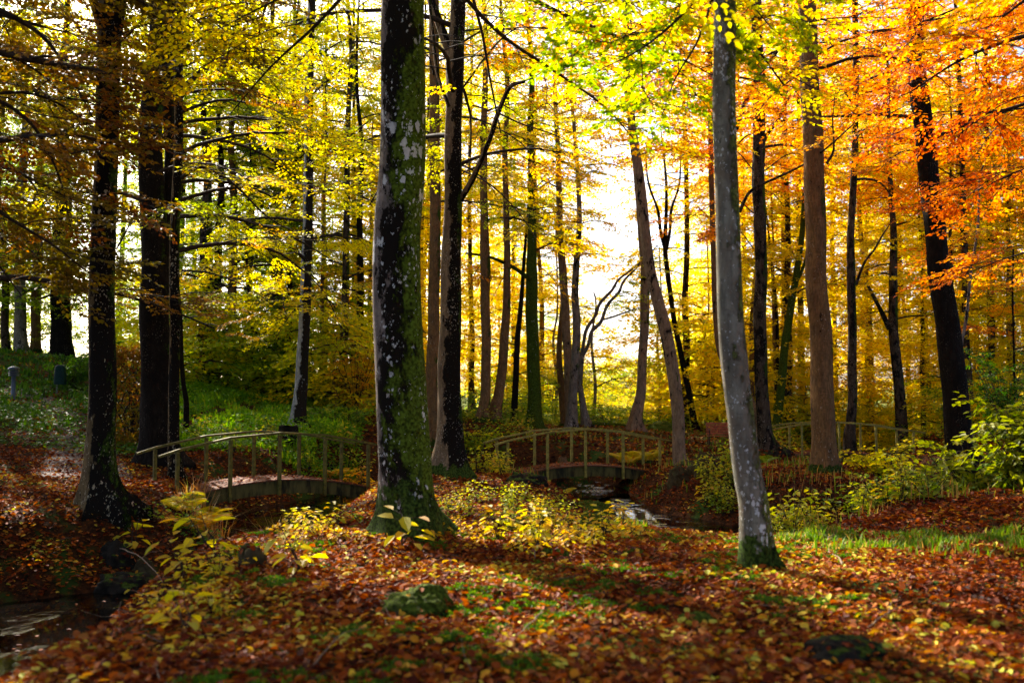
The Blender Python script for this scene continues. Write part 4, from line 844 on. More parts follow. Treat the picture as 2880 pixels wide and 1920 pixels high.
for px, Y in [(2120, 41), (2260, 40), (2370, 40), (2460, 41), (2580, 42), (2690, 40), (2790, 39), (2860, 41), (2920, 38)]:
    place("yellow", rs.randint(2), px, Y, rs.uniform(.6, .75), group=G3)
for px, Y in [(480, 41), (600, 44), (680, 43), (750, 42), (880, 41), (930, 43), (720, 47)]:
    place("green", 1, px, Y, rs.uniform(.5, .65), group=G1)
for k_, (px, Y, top, lab) in enumerate([(1668, 46, 820, "wispy young tree standing before the sky gap, beside the splayed stems"), (1852, 48, 640, "wispy pale tree between the curved tan trunk and the straight tan one"),
                                        (1905, 52, 760, "small airy golden tree just right of the curved tan trunk"), (1985, 47, 560, "airy golden tree at the right rim of the sky gap"), (1560, 50, 560, "airy yellow-green tree at the left rim of the sky gap")]):
    make_tree("young_tree", lab, [(px, 1190, 10), (px + 6, 1080, 9), (px - 4, 960, 7), (px + 8, 860, 5), (px + 2, min(820, top + 60), 4)], Y, 1.6 + (1102 - top) / FPX * Y, B_grey, "yellow_green" if k_ % 2 == 0 else "gold", limbs=13, lz=(1.6, None), LL=(1.4, 2.8), seg=8, seed=120 + k_, leafL=.10, tint=(.55, .2), keep=.32, gapkeep=.55, flare=.3)
G5 = "low yellow bushes at the river"
for px, Y in [(1420, 48), (1500, 52), (1560, 46), (1640, 56), (1760, 58), (1850, 52), (1560, 84), (1640, 88), (1720, 90), (1790, 86), (1860, 88), (1930, 90), (1480, 86)]:
    place("bush", rs.randint(2), px, Y, rs.uniform(.8, 1.1) * (1.6 if Y > 80 else 1), "bush", "low yellow bush by the bright river under the sky gap", G5, "bush")
for px, Y in [(480, 37), (545, 36), (615, 38), (690, 37), (745, 39), (880, 37), (935, 35), (1000, 39), (1045, 36)]:
    place("bush", rs.randint(2), px, Y, rs.uniform(.9, 1.4), group="young bushes on the crest of the slope", cat="bush")
G6 = "tall golden bushes behind the bench"
for px, Y in [(1960, 48), (2010, 46), (2050, 50), (2100, 44), (1985, 54), (2060, 58)]:
    place("bush", 0, px, Y, rs.uniform(1.4, 1.9), "bush", "tall golden bush behind the bench", G6, "bush")
G7 = "green bushes on the riverbank"
for px, Y in [(1690, 44), (1740, 46), (1850, 45), (1890, 48), (1590, 43), (1470, 41), (1420, 39), (1330, 38)]:
    place("bush", 2, px, Y, rs.uniform(.55, .85), "bush", "small green bush on the near bank behind the centre bridge", G7, "bush")
G8 = "undergrowth bushes along the foot of the yellow wood"
for px, Y in [(2240, 40), (2300, 39), (2350, 42), (2450, 39), (2560, 40), (2640, 36), (2760, 34), (2840, 33), (2900, 30), (2220, 44), (2500, 44), (2700, 42)]:
    place("bush", rs.randint(2), px, Y, rs.uniform(.6, .95), "bush", "yellow undergrowth bush at the foot of the right-hand wood", G8, "bush")
G9 = "bushes on the left slope"
for px, Y in [(690, 44), (760, 42), (900, 40), (940, 36), (1000, 37), (640, 46), (540, 46), (470, 42), (250, 46), (330, 44), (190, 48), (1060, 38), (60, 50)]:
    place("bush", rs.randint(1, 3), px, Y, rs.uniform(.5, .9), "bush", "green and yellow bush along the crest of the left slope", G9, "bush")

# ------------------------------------------------------------------ footbridges
M_rail = simple_mat("weathered_green_wood", (.15, .125, .022), (.07, .06, .015), 14, .75, stretch=(1, 1, 1), bump=.4)
M_rail_bright = simple_mat("weathered_wood_brightened", (.30, .25, .05), (.16, .135, .03), 14, .75, bump=.4)  # same rail wood, brightened in its colour where the farther rails lie shaded
M_gird = simple_mat("damp_timber", (.12, .10, .028), (.022, .020, .010), 7, .85, stretch=(1, 1, .3), bump=.5)
M_deck = simple_mat("leafy_planks", (.09, .05, .03), (.16, .05, .02), 18, .85, bump=.6)
def bridge(label, fa, fb, zap, depth_dir, wid=1.05, arch=.28, n=5, rail=None):
    rail = rail or M_rail
    "fa, fb: ground positions of the first and last front post; zap: height of the rail at the crown"
    fa = np.array(fa, float); fb = np.array(fb, float); mid = (fa + fb) / 2; ax = fb - fa; L = np.linalg.norm(ax); ax /= L
    nv = np.array(depth_dir, float); nv /= np.linalg.norm(nv)
    def zz(u): return zap - arch * (2 * u - 1) ** 2          # u 0..1 between end posts
    root = empty("footbridge", (mid[0], mid[1], zap - 1.25)); off = np.array([mid[0], mid[1], zap - 1.25]); tag(root, label, "footbridge", None)
    def pt(u, side, dz): p = fa + ax * L * u + nv * wid * side; return np.array([p[0], p[1], zz(u) + dz])
    us = np.linspace(-.06, 1.06, 25)
    for side, s0, s1 in ((0, 0.03, .09), (1, .91, .97)):
        b = MB(); V = []
        for u in us:
            a = pt(u, s0, -.93); c = pt(u, s1, -.93); zdrop = .25
            V += [a, c, c - [0, 0, zdrop], a - [0, 0, zdrop]]
        V = np.array(V); F = []
        for k in range(len(us) - 1):
            for q in range(4): F.append((k * 4 + q, k * 4 + (q + 1) % 4, k * 4 + 4 + (q + 1) % 4, k * 4 + 4 + q))
        F += [(3, 2, 1, 0), tuple(len(V) - 4 + q for q in range(4))]
        b.add(V, F, .5, 0, False); b.build("girder", M_gird, root, off)
    b = MB(); m = 44
    for k in range(m):
        u0 = -.06 + 1.12 * k / m; u1 = u0 + 1.12 / m * .9
        a0, a1, c0, c1 = pt(u0, -.02, -.90), pt(u1, -.02, -.90), pt(u0, 1.02, -.90), pt(u1, 1.02, -.90); d = np.array([0, 0, .028])
        b.add(np.array([a0, a1, c1, c0, a0 - d, a1 - d, c1 - d, c0 - d]), [(0, 1, 2, 3), (7, 6, 5, 4), (0, 4, 5, 1), (1, 5, 6, 2), (2, 6, 7, 3), (3, 7, 4, 0)], .5, 0, False)
    b.build("deck", M_deck, root, off)
    for side, sp_ in ((0, -.035), (1, 1.035)):
        for k in range(n):
            u = k / (n - 1); top = pt(u, sp_, -.035); bot = pt(u, sp_, -1.20)
            if k in (0, n - 1): bot[2] = min(bot[2], zg1(bot[0], bot[1]) - .1)
            b = MB(); b.box((top + bot) / 2 + [rs.normal(0, .004), 0, 0], (.060, .060, top[2] - bot[2]), rz=math.atan2(ax[1], ax[0])); b.build("post", rail, root, off)
        b = MB(); knots = [-.085] + [k / (n - 1) for k in range(n)] + [1.08]
        for k in range(len(knots) - 1):
            a, c = pt(knots[k], sp_, 0), pt(knots[k + 1], sp_, 0)
            if k == 0: a[2] = pt(0, sp_, 0)[2] - .10
            if k == len(knots) - 2: c[2] = pt(1, sp_, 0)[2] - .06
            b.beam(a + [0, 0, .0015 * (k % 2)], c + [0, 0, .0015 * (k % 2)], .09, .04)
        b.build("handrail", rail, root, off)
    # leaves lying on the deck, part of its cover
    lb = MB(); q = 900; u = rs.uniform(-.05, 1.05, q); sd = rs.uniform(.03, .97, q); p = np.array([pt(a, s_, -.885) for a, s_ in zip(u, sd)])
    an = rs.uniform(0, 6.28, q); leaf_quads(lb, p, np.stack([np.cos(an), np.sin(an), rs.uniform(0, .35, q)], 1), np.stack([rs.normal(0, .3, q), rs.normal(0, .3, q), np.ones(q)], 1), rs.uniform(.05, .09, q), rs.beta(2, 3, q))
    o = lb.build("leaf_cover", M_litter, root, off)
    return root
bridge("nearest arched wooden footbridge, left of the thick mossy trunk", (-6.10, 18.2), (-3.0, 20.8), .80, (-.64, .77), arch=.26)
bridge("arched wooden footbridge in the centre, its whole rail visible over the stream", (-.11, 24.6), (3.80, 25.8), .66, (-.26, .97), arch=.26, rail=M_rail_bright)
bridge("farthest wooden footbridge at the right, half hidden by the ridged trunk and the bushes", (7.67, 30.3), (12.0, 29.9), .68, (-.03, 1.0), wid=1.15, arch=.24, rail=M_rail_bright)

# ------------------------------------------------------------------ bench
M_slat = simple_mat("red_brown_slat", (.42, .12, .05), (.26, .075, .03), 9, .5, bump=.2)
M_iron = simple_mat("black_cast_iron", (.016, .016, .017), (.03, .03, .03), 20, .55, metal=.4)
bl = P(1990, 1257, 36.0); bl[2] = zg1(bl[0] + .9, 36)
root = empty("park_bench", (bl[0] + .92, 36, bl[2]), R(-4)); tag(root, "red-brown slatted park bench with black iron ends on the leafy lawn", "bench")
BW = 1.85
bk = MB()
for k in range(5): bk.beam((-BW / 2, .22 + .030 * k, .50 + .088 * k), (BW / 2, .22 + .030 * k, .50 + .088 * k), .024, .066)
bk.build("backrest", M_slat, root)
se = MB()
for k in range(5): se.beam((-BW / 2, -.24 + .095 * k, .425 - .004 * k), (BW / 2, -.24 + .095 * k, .425 - .004 * k), .078, .028)
se.build("seat", M_slat, root)
for sx in (-1, 1):
    x = sx * (BW / 2 - .06)
    e = MB()
    e.tube(catmull([(x, -.30, 0), (x, -.24, .12), (x, -.27, .28), (x, -.24, .40)], 5), .022, 8); e.tube(catmull([(x, .34, 0), (x, .24, .16), (x, .22, .34), (x, .235, .48), (x, .37, .88)], 5), .022, 8)
    e.tube([(x, -.24, .405), (x, .22, .385)], .02, 8); e.tube(catmull([(x, -.27, .16), (x, 0, .24), (x, .24, .18)], 5), .014, 6)
    e.build("end_frame", M_iron, root)
    a_ = MB(); a_.tube(catmull([(x, -.25, .41), (x, -.29, .55), (x, -.24, .64), (x, -.05, .65), (x, .27, .62)], 6), .018, 8)
    a_.tube(catmull([(x, -.20, .62), (x, -.26, .58), (x, -.21, .53), (x, -.17, .57)], 6), .011, 6); a_.build("armrest", M_iron, root)

# ------------------------------------------------------------------ bollard lamp and waste bin
M_lamp = simple_mat("blue_grey_lacquer", (.05, .075, .12), (.035, .055, .09), 6, .4, metal=.2, bump=.05, spec=.6)
p = P(37, 1124, 30); p[2] = zg1(p[0], 30)
root = empty("bollard_lamp", p); tag(root, "blue-grey bollard lamp with louvred mushroom head beside the footpath", "lamp")
b = MB(); b.lathe((0, 0, 0), [(0, -.1), (.085, -.1), (.085, .02), (.066, .05), (.064, .70), (.07, .72), (.0, .72)], 20); b.build("post", M_lamp, root)
b = MB()
for k in range(3): b.lathe((0, 0, .72 + .06 * k), [(.09, .0), (.145, -.012), (.150, .0), (.145, .010), (.06, .048), (.06, .0), (.09, .0)], 24)
b.build("louvre", M_lamp, root)
b = MB(); b.lathe((0, 0, .90), [(.0, .0), (.165, -.002), (.170, .008), (.15, .055), (.10, .085), (.04, .098), (.035, .108), (.0, .110)], 24); b.build("cap", M_lamp, root)
M_bin = simple_mat("dark_green_plastic", (.006, .030, .022), (.004, .02, .016), 6, .5, bump=.03, spec=.1)
M_steel = simple_mat("galvanised_post", (.22, .20, .17), (.14, .12, .10), 20, .5, metal=.5)
p = P(168, 1110, 32); p[2] = zg1(p[0], 32)
root = empty("waste_bin", p); tag(root, "small dark green rounded waste bin on a post at the bend of the footpath", "bin")
b = MB(); b.box((-.12, .05, .42), (.045, .045, 1.0)); b.build("post", M_steel, root)
b = MB(); ring = []
prof = [(-.155, .02), (-.16, .0)]
V = []; n_ = 20
for z, s in ((.30, 1.08), (.33, 1.10), (.60, 1.04), (.80, .97), (.86, .90), (.90, .76), (.925, .5), (.93, .0)):
    a = np.linspace(0, 2 * np.pi, n_, endpoint=False); V.append(np.stack([.165 * s * np.sign(np.cos(a)) * np.abs(np.cos(a)) ** .6, .13 * s * np.sign(np.sin(a)) * np.abs(np.sin(a)) ** .6, np.full(n_, z)], 1))
V = np.array(V); m = len(V); ii = np.arange(m - 1)[:, None]; jj = np.arange(n_)[None]; jn = (jj + 1) % n_
b.add(V, np.stack([ii * n_ + jj, ii * n_ + jn, (ii + 1) * n_ + jn, (ii + 1) * n_ + jj], -1).reshape(-1, 4)); b.add(np.concatenate([V[0], [[0, 0, .30]]]), [((k + 1) % n_, k, n_) for k in range(n_)]); b.build("body", M_bin, root)
b = MB(); b.box((0, -.142, .76), (.20, .02, .07)); b.build("slot_hood", M_bin, root)

# ------------------------------------------------------------------ rocks, stumps, log, hedge
def rock_mat(name, stone, moss_amt, mossc=(.06, .10, .012)):
    m, nt, ns, L = new_mat(name); tc = N(nt, "ShaderNodeTexCoord"); v = tc.outputs["Object"]
    c = mixrgb(nt, step(nt, noise(nt, v, 7, 6, .7), .35, .65), stone, tuple(x * .35 for x in stone))
    geo = N(nt, "ShaderNodeNewGeometry"); sp = N(nt, "ShaderNodeSeparateXYZ"); L.new(geo.outputs["Normal"], sp.inputs[0])
    f = math_(nt, 'ADD', noise(nt, v, 5, 6, .7), math_(nt, 'MULTIPLY', sp.outputs[2], .35))
    mc = mixrgb(nt, step(nt, noise(nt, v, 40, 3), .35, .65), mossc, tuple(x * .3 for x in mossc))
    c = mixrgb(nt, step(nt, f, .95 - moss_amt * .4, 1.02 - moss_amt * .4), c, mc)
    p = N(nt, "ShaderNodeBsdfPrincipled"); L.new(c, p.inputs["Base Color"]); p.inputs["Roughness"].default_value = .9; p.inputs["Specular IOR Level"].default_value = .05
    bp = N(nt, "ShaderNodeBump"); bp.inputs["Strength"].default_value = 1; bp.inputs["Distance"].default_value = .025; L.new(noise(nt, v, 22, 6, .75), bp.inputs["Height"]); L.new(bp.outputs[0], p.inputs["Normal"])
    o = N(nt, "ShaderNodeOutputMaterial"); L.new(p.outputs[0], o.inputs[0]); return m
M_rk1 = rock_mat("mossy_rock", (.07, .058, .03), 1.25, (.085, .12, .012)); M_rk2 = rock_mat("bare_rock", (.09, .066, .03), .6, (.10, .11, .03)); M_rk3 = rock_mat("black_rock", (.03, .025, .018), .45)
def rock(px, py, wpx, hpx, label, mat, seed, Y=None, depth=None, name="rock", cat="rock"):
    "centre px, base py"
    if Y is None:
        Y = 6.0
        for _ in range(300):
            q = P(px, py, Y)
            if q[2] < zg1(q[0], q[1]): break
            Y += .1
    rnd = np.random.RandomState(seed); a = wpx / 2 / FPX * Y; h = hpx / FPX * Y; dp = depth or a * .8
    u = np.linspace(0, 2 * np.pi, 60, endpoint=False); v = np.linspace(0, np.pi / 2 + .45, 26); U, Vv = np.meshgrid(u, v)
    nx_, ny_, nz_ = np.cos(U) * np.sin(Vv), np.sin(U) * np.sin(Vv), np.cos(Vv)
    o1, o2 = rnd.rand(2) * 40
    k = 1 + .42 * fbm(nx_ * 1.6 + o1 + nz_, ny_ * 1.6 + o2, seed) + .20 * fbm(nx_ * 4 + o2, ny_ * 4 + o1 + nz_ * 3, seed + 1) + .07 * fbm(nx_ * 13, ny_ * 13 + nz_ * 9, seed)
    x = (px - 1440) / FPX * Y; z = zg1(x, Y)
    V = np.stack([nx_ * a * k, ny_ * dp * k, nz_ * h * k], -1); m = len(v); n_ = 60
    ii = np.arange(m - 1)[:, None]; jj = np.arange(n_)[None]; jn = (jj + 1) % n_
    b = MB(); b.add(V, np.stack([ii * n_ + jj, (ii + 1) * n_ + jj, (ii + 1) * n_ + jn, ii * n_ + jn], -1).reshape(-1, 4))
    o = b.build(name, mat); o.location = (x, Y, z - .12 * h); ang = rnd.uniform(-.4, .4); o.rotation_euler = (0, 0, ang)
    q = int(14 + 10 * a); ui = rnd.randint(0, 60, q); vi = rnd.randint(2, 17, q); T = V[vi, ui]; ca_, sa_ = math.cos(ang), math.sin(ang)
    Tn = nrm(np.stack([nx_[vi, ui] / a, ny_[vi, ui] / dp, nz_[vi, ui] / h], 1)); rot = lambda A: np.stack([A[:, 0] * ca_ - A[:, 1] * sa_, A[:, 0] * sa_ + A[:, 1] * ca_, A[:, 2]], 1)
    ROCKLEAF.append((rot(T) + [x, Y, z - .12 * h] + rot(Tn) * .012, rot(Tn) + rnd.normal(0, .12, (q, 3)), rnd.normal(0, 1, (q, 3)))); return tag(o, label, cat)
ROCKLEAF = []
rock(1185, 1718, 205, 72, "low mossy boulder with a lit green top in the foreground leaf litter", M_rk1, 1)
rock(2375, 1880, 240, 60, "flat black boulder in the shaded leaves at the bottom right", M_rk3, 2)
rock(1670, 1500, 90, 70, "dark mossy boulder on the slope in front of the stream glint", M_rk1, 3)
rock(1655, 1438, 130, 35, "low mossy stone behind the dark boulder near the stream bend", M_rk1, 4)
rock(1960, 1760, 110, 35, "small moss cushion stone left of the slim tree's foot, in the open leaves", M_rk1, 5)
rock(715, 1590, 90, 68, "round brown stone in the leaves below the yellow saplings", M_rk2, 6)
rock(420, 1650, 72, 68, "pale olive stone with a rounded top at the dark pool edge", M_rk2, 7)
rock(360, 1690, 150, 50, "long black mossy stone at the waterline of the dark pool", M_rk3, 8)
rock(340, 1590, 100, 52, "dark stone half buried behind the pool", M_rk3, 9)
rock(1935, 1330, 80, 26, "rounded grey stone at the foot of the curved tan trunk", M_rk2, 10, Y=24.6)
rock(1910, 1402, 66, 62, "upright grey-olive boulder on the stream bank right of the centre bridge", M_rk2, 11, Y=21.5)
rock(1985, 1400, 110, 58, "broad brown-grey boulder beside the upright one on the stream bank", M_rk2, 12, Y=21.8)
rock(1780, 1560, 60, 20, "tiny moss cushion on the leaf litter right of the mossy boulder", M_rk1, 14)
rock(1560, 1568, 80, 22, "low moss cushion among leaves below the dark mossy boulder", M_rk1, 15)
rock(1480, 1330, 120, 34, "black root plate hump with leaves left of the centre bridge", M_rk3, 16, Y=19.0)
rock(2190, 1300, 70, 30, "dark stone under the left end of the right bridge", M_rk3, 17, Y=28)
rock(1860, 1205, 110, 26, "mossy boulder by the river between the crossing trunks", M_rk1, 18, Y=40)
lb_ = MB()
for p_, n_, d_ in ROCKLEAF:
    d_ = d_ - n_ * (d_ * n_).sum(1, keepdims=True); leaf_quads(lb_, p_, d_, n_, rs.uniform(.04, .075, len(p_)), rs.beta(2, 2, len(p_)), 0, True)
tag(lb_.build("rock_leaves", M_litter), "fallen leaves lying on the boulders", kind="stuff")
def stump(px, py, wpx, hpx, Y, label, mat, seed):
    rnd = np.random.RandomState(seed); x = (px - 1440) / FPX * Y; z = zg1(x, Y); r = wpx / 2 / FPX * Y; h = hpx / FPX * Y
    root = empty("tree_stump", (x, Y, z)); tag(root, label, "stump")
    b = MB(); zs = np.linspace(-.1, h, 9); ph = rnd.rand(3) * 6
    def fn(pts, R_, a): return R_ * (1 + .13 * np.sin(4 * a[None] + ph[0]) + .06 * np.sin(9 * a[None] + ph[1]) + .5 * np.exp(-np.maximum(0, pts[:, 2:3]) * 9) * (.6 + .4 * np.cos(5 * a[None])))
    b.tube(np.stack([zs * .05, zs * 0, zs], 1), np.linspace(r, r * .82, 9), 24, cap=False, fn=fn); b.build("bark", mat, root)
    b = MB(); a = np.linspace(0, 2 * np.pi, 24, endpoint=False); rr = r * .82 * (1 + .13 * np.sin(4 * a + ph[0]) + .06 * np.sin(9 * a + ph[1]))
    hh = h + .05 * rnd.normal(size=24) * 0 + .03 * np.sin(3 * a + ph[2])
    # same frame as the tube: x = -sin/cos swap does not matter for a round cut, keep slightly inside
    V = np.concatenate([np.stack([rr * np.cos(a) * .97 + h * .05, rr * np.sin(a) * .97, hh], 1), [[h * .05, 0, h - .03]]]); b.add(V, [(k, (k + 1) % 24, 24) for k in range(24)], .5, 0, False); b.build("cut_face", mat, root)
stump(812, 1280, 60, 55, 25.5, "black broken stump behind the rail of the left bridge", B_black, 1)
stump(925, 1292, 26, 18, 25, "very small black stump right of the broken one behind the left bridge", B_black, 2)
stump(1580, 1282, 26, 26, 29.5, "small reddish stump in the leaves behind the centre bridge", B_brown, 3)
def log(a, c, r, label, mat, name="fallen_log", cat="log"):
    a = np.array(a, float); c = np.array(c, float); m = 10; t = np.linspace(0, 1, m)[:, None]; pts = a + (c - a) * t + np.array([0, 0, 1]) * (np.sin(t * 3) * .04)
    b = MB(); b.tube(pts - a, np.linspace(r, r * .7, m), 14, fn=lambda pts, R_, an: R_ * (1 + .08 * np.sin(3 * an[None] + pts[:, :1] * 4)))
    o = b.build(name, mat); o.location = tuple(a); return tag(o, label, cat)
q = P(1735, 1200, 41)
log((q[0] - 1.2, 41, zg1(q[0] - 1.2, 41) + .1), (q[0] + .9, 42, zg1(q[0] + .9, 42) + .12), .13, "mossy log lying on the bank before the bright river", B_green)
def twig(px0, py0, px1, py1, lift, r, label, mat=None):
    def gp(px, py):
        Y = 5.0
        for _ in range(400):
            q = P(px, py, Y)
            if q[2] < zg1(q[0], q[1]): break
            Y += .06
        return np.array([q[0], q[1], zg1(q[0], q[1])])
    a, c = gp(px0, py0), gp(px1, py1); rnd = np.random.RandomState(int(px0)); t = np.linspace(0, 1, 8)[:, None]
    pts = a + (c - a) * t; pts[:, 2] += .03 + lift * np.sin(t[:, 0] * 2.6); pts[:, :2] += rnd.normal(0, .015, (8, 2))
    b = MB(); b.tube(pts - a, np.linspace(r, r * .4, 8), 6); mid = pts[4] - a; b.tube(np.array([mid, mid + [.06, .1, .05], mid + [.16, .16, .06]]), [r * .6, r * .45, r * .2], 5)
    o = b.build("fallen_twig", mat or M_steel_twig); o.location = tuple(a); tag(o, label, "twig")
M_steel_twig = simple_mat("dry_twig", (.20, .14, .09), (.10, .07, .05), 20, .8)
twig(330, 1548, 462, 1662, .10, .008, "dry grey twig slanting from the pool stones towards the open leaves")
twig(1495, 1578, 1530, 1520, .05, .007, "short pale twig standing in the leaves below the mossy boulder")
twig(1450, 1800, 1530, 1740, .02, .006, "thin pale twig in the foreground leaves right of the low mossy boulder")
twig(2370, 1600, 2290, 1512, .04, .012, "dark forked twig at the edge of the grass right of the slim tree's foot")
twig(2440, 1780, 2530, 1725, .02, .006, "pale twig lying in the shaded leaves at the right")
twig(880, 1890, 960, 1800, .02, .006, "short twig in the blurred leaves at the bottom centre")

# clipped brown hedge between the left beech and the black twin trunk
hp = P(372, 1268, 24.6)
root = empty("beech_hedge", (hp[0], 24.6, zg1(hp[0], 24.6))); tag(root, "brown-leaved hedge block between the left beech and the massive black trunk", "hedge")
rnd = np.random.RandomState(8); b = MB(); n_ = 9000
V = rnd.uniform(-1, 1, (n_, 3)); ax_ = rnd.randint(0, 3, n_); V[np.arange(n_), ax_] = np.sign(V[np.arange(n_), ax_]) * rnd.uniform(.80, 1.04, n_)
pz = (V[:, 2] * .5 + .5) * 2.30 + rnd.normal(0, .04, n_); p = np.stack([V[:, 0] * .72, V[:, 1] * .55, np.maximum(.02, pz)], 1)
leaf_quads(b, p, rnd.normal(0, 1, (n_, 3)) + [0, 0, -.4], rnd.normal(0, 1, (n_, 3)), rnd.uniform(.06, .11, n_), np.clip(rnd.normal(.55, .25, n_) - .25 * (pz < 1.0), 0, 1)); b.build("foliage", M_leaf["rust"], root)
b = MB()
for k in range(16):
    x0, y0 = rnd.uniform(-.55, .55), rnd.uniform(-.4, .4); pts = np.array([(x0 + rnd.normal(0, .05) * t, y0 + rnd.normal(0, .05) * t, -.1 + 2.1 * t / 5) for t in range(6)]); b.tube(pts, np.linspace(.03, .01, 6), 6)
b.build("stems", M_twig, root)

# ------------------------------------------------------------------ leaf litter
def litter(n, y0, y1, L0, L1, tint_fn=None, lift=.03, xr=.62, name="fallen_leaves", label="", seed=1, up=.35):
    rnd = np.random.RandomState(seed)
    y = y0 + (y1 - y0) * rnd.rand(n) ** .85; x = rnd.uniform(-1, 1, n) * (y * xr + .6)
    z = zg(x, y); K = z > ZW + .03
    dp = path_dist(x, y, PATHL); K &= (dp > 0) | (rnd.rand(n) < .55)
    green = vnoise(x * .8 + 30, y * .8 + 7, 5)
    hill = (x < -7.5 + 0 * y) & (y > 22)
    K &= ~hill | (dp < .3) | (rnd.rand(n) < .35)
    x, y, z = x[K], y[K], z[K]; m = len(x); an = rnd.uniform(0, 6.28, m)
    tn = np.clip(rnd.beta(1.7, 2.2, m) + .5 * fbm(x * .9, y * .9, 4), 0, 1)
    br = (np.abs(x - .2) < 3.2) & (y < 12)
    tn = np.clip(tn + .10 * br, 0, 1)
    d = np.stack([np.cos(an), np.sin(an), rnd.uniform(-.35, .6, m)], 1); nn = np.stack([rnd.normal(0, .5, m), rnd.normal(0, .5, m), np.ones(m)], 1)
    b = MB(); leaf_quads(b, np.stack([x, y, z + rnd.uniform(.004, lift, m)], 1), d, nn, rnd.uniform(L0, L1, m), tn, 0, True, wr=.34, fold=.12)
    return tag(b.build(name, M_litter), label, kind="stuff")
litter(58000, 3.8, 13, .042, .084, label="red-brown and orange beech leaves covering the near ground", seed=1, lift=.035)
litter(42000, 3.8, 12, .020, .042, label="crumbled leaf fragments and small leaves on the near ground", seed=9, lift=.02)
rnd = np.random.RandomState(15); b = MB(); n = 420; yy = rnd.uniform(4.5, 16, n); xx = rnd.uniform(-.55, .55, n) * yy; zz = zg(xx, yy)
for X0, Y0, Z0 in zip(xx, yy, zz):
    if Z0 < ZW + .1: continue
    a_ = rnd.uniform(0, 6.28); l_ = rnd.uniform(.08, .42); d_ = np.array([math.cos(a_), math.sin(a_), rnd.uniform(-.1, .25)]); p0 = np.array([X0, Y0, Z0 + .02])
    b.tube([p0, p0 + d_ * l_ * .5 + rnd.normal(0, .012, 3), p0 + d_ * l_], [rnd.uniform(.002, .005), .0025, .0012], 4)
tag(b.build("twig_litter", simple_mat("twig_litter", (.16, .11, .07), (.07, .05, .035), 12, .8)), "thin dry twigs scattered through the near leaves", kind="stuff")
rnd = np.random.RandomState(16); n = 1100; t_ = rnd.rand(n) ** 1.0 * (len(STREAM) - 4); i_ = t_.astype(int); f_ = (t_ - i_)[:, None]; c_ = STREAM[i_] * (1 - f_) + STREAM[i_ + 1] * f_
x = c_[:, 0] + rnd.normal(0, .8, n) * c_[:, 2]; y = c_[:, 1] + rnd.normal(0, .5, n); K = (zg(x, y) < ZW) & (rnd.rand(n) < np.clip(.5 + 2 * vnoise(x * 1.1, y * 1.1, 2), .03, 1)); x, y = x[K], y[K]; m = len(x); an = rnd.uniform(0, 6.28, m)
b = MB(); leaf_quads(b, np.stack([x, y, np.full(m, ZW + .006)], 1), np.stack([np.cos(an), np.sin(an), 0 * an], 1), np.stack([rnd.normal(0, .06, m), rnd.normal(0, .06, m), np.ones(m)], 1), rnd.uniform(.04, .07, m), rnd.beta(1.5, 3, m), 0, True, fold=.05)
tag(b.build("floating_leaves", M_litter), "fallen leaves floating on the dark stream", kind="stuff")
litter(95000, 12.0, 27, .05, .09, label="fallen leaves on the banks between the trees and under the bridges", seed=2)
litter(50000, 26, 52, .08, .15, label="fallen leaves on the far ground round the bench", seed=3, xr=.6)

# ------------------------------------------------------------------ grass and ground cover
def grass(n, region, h0, h1, label, seed, w_=.006, tint=(.45, .2), name="grass", droop=.5, clump=.0, mat=None):
    rnd = np.random.RandomState(seed); x, y = region(rnd, n); K = rnd.rand(len(x)) < np.clip(.45 + 2.6 * vnoise(x * 1.9, y * 1.9, 6), .02, 1); x, y = x[K], y[K]
    z = zg(x, y); K = z > ZW + .02; x, y, z = x[K], y[K], z[K]; m = len(x)
    h = rnd.uniform(h0, h1, m) * np.clip(.7 + 1.8 * vnoise(x * 2.6, y * 2.6, 3), .25, 1.6); an = rnd.uniform(0, 6.28, m); ln = rnd.uniform(.15, 1, m) * droop
    dx, dy = np.cos(an), np.sin(an); sx, sy = -dy * w_ * (1 + y / 18), dx * w_ * (1 + y / 18)
    b0 = np.stack([x, y, z - .01], 1); mid = b0 + np.stack([dx * h * ln * .3, dy * h * ln * .3, h * .62], 1); tip = b0 + np.stack([dx * h * ln, dy * h * ln, h * (1 - .25 * ln)], 1)
    S = np.stack([sx, sy, 0 * sx], 1); V = np.stack([b0 - S, b0 + S, mid + S * .7, mid - S * .7, tip], 1)
    k = np.arange(m)[:, None] * 5; tn = np.clip(rnd.normal(tint[0], tint[1], m), 0, 1)
    b = MB(); b.add(V, k + np.array([[0, 1, 2, 3]]), np.repeat(tn, 5), 0, False); b.add(V, k + np.array([[3, 2, 4]]), np.repeat(tn, 5), 0, False)
    return tag(b.build(name, mat or M_grass), label, kind="stuff")
def reg_px(px0, px1, y0, y1):
    def f(rnd, n):
        Y = y0 + (y1 - y0) * rnd.rand(n); return (rnd.uniform(px0, px1, n) - 1440) / FPX * Y, Y
    return f
def reg_band(r, n):   # sunlit grass strip at the right
    px = r.uniform(2180, 2960, n); Yc = 11.3 - (px - 2200) / 700 * .9; Y = Yc + r.normal(0, .45, n); return (px - 1440) / FPX * Y, Y
grass(17000, reg_band, .04, .17, "strip of fresh green grass across the leaves at the right", 1, tint=(.66, .16))
grass(1800, reg_px(1640, 1820, 12.4, 15.8), .05, .14, "tufts of grass along the bank in front of the white stream reflection", 2, tint=(.6, .2))
grass(16000, reg_px(-60, 560, 24, 42), .10, .26, "dark grass on both sides of the footpath on the left slope", 3, w_=.012, tint=(.35, .2))
grass(24000, reg_px(500, 1000, 24, 38), .10, .30, "grass coloured a sunlit green on the slope behind the left bridge", 4, w_=.014, tint=(.6, .2), mat=M_slope_lit)
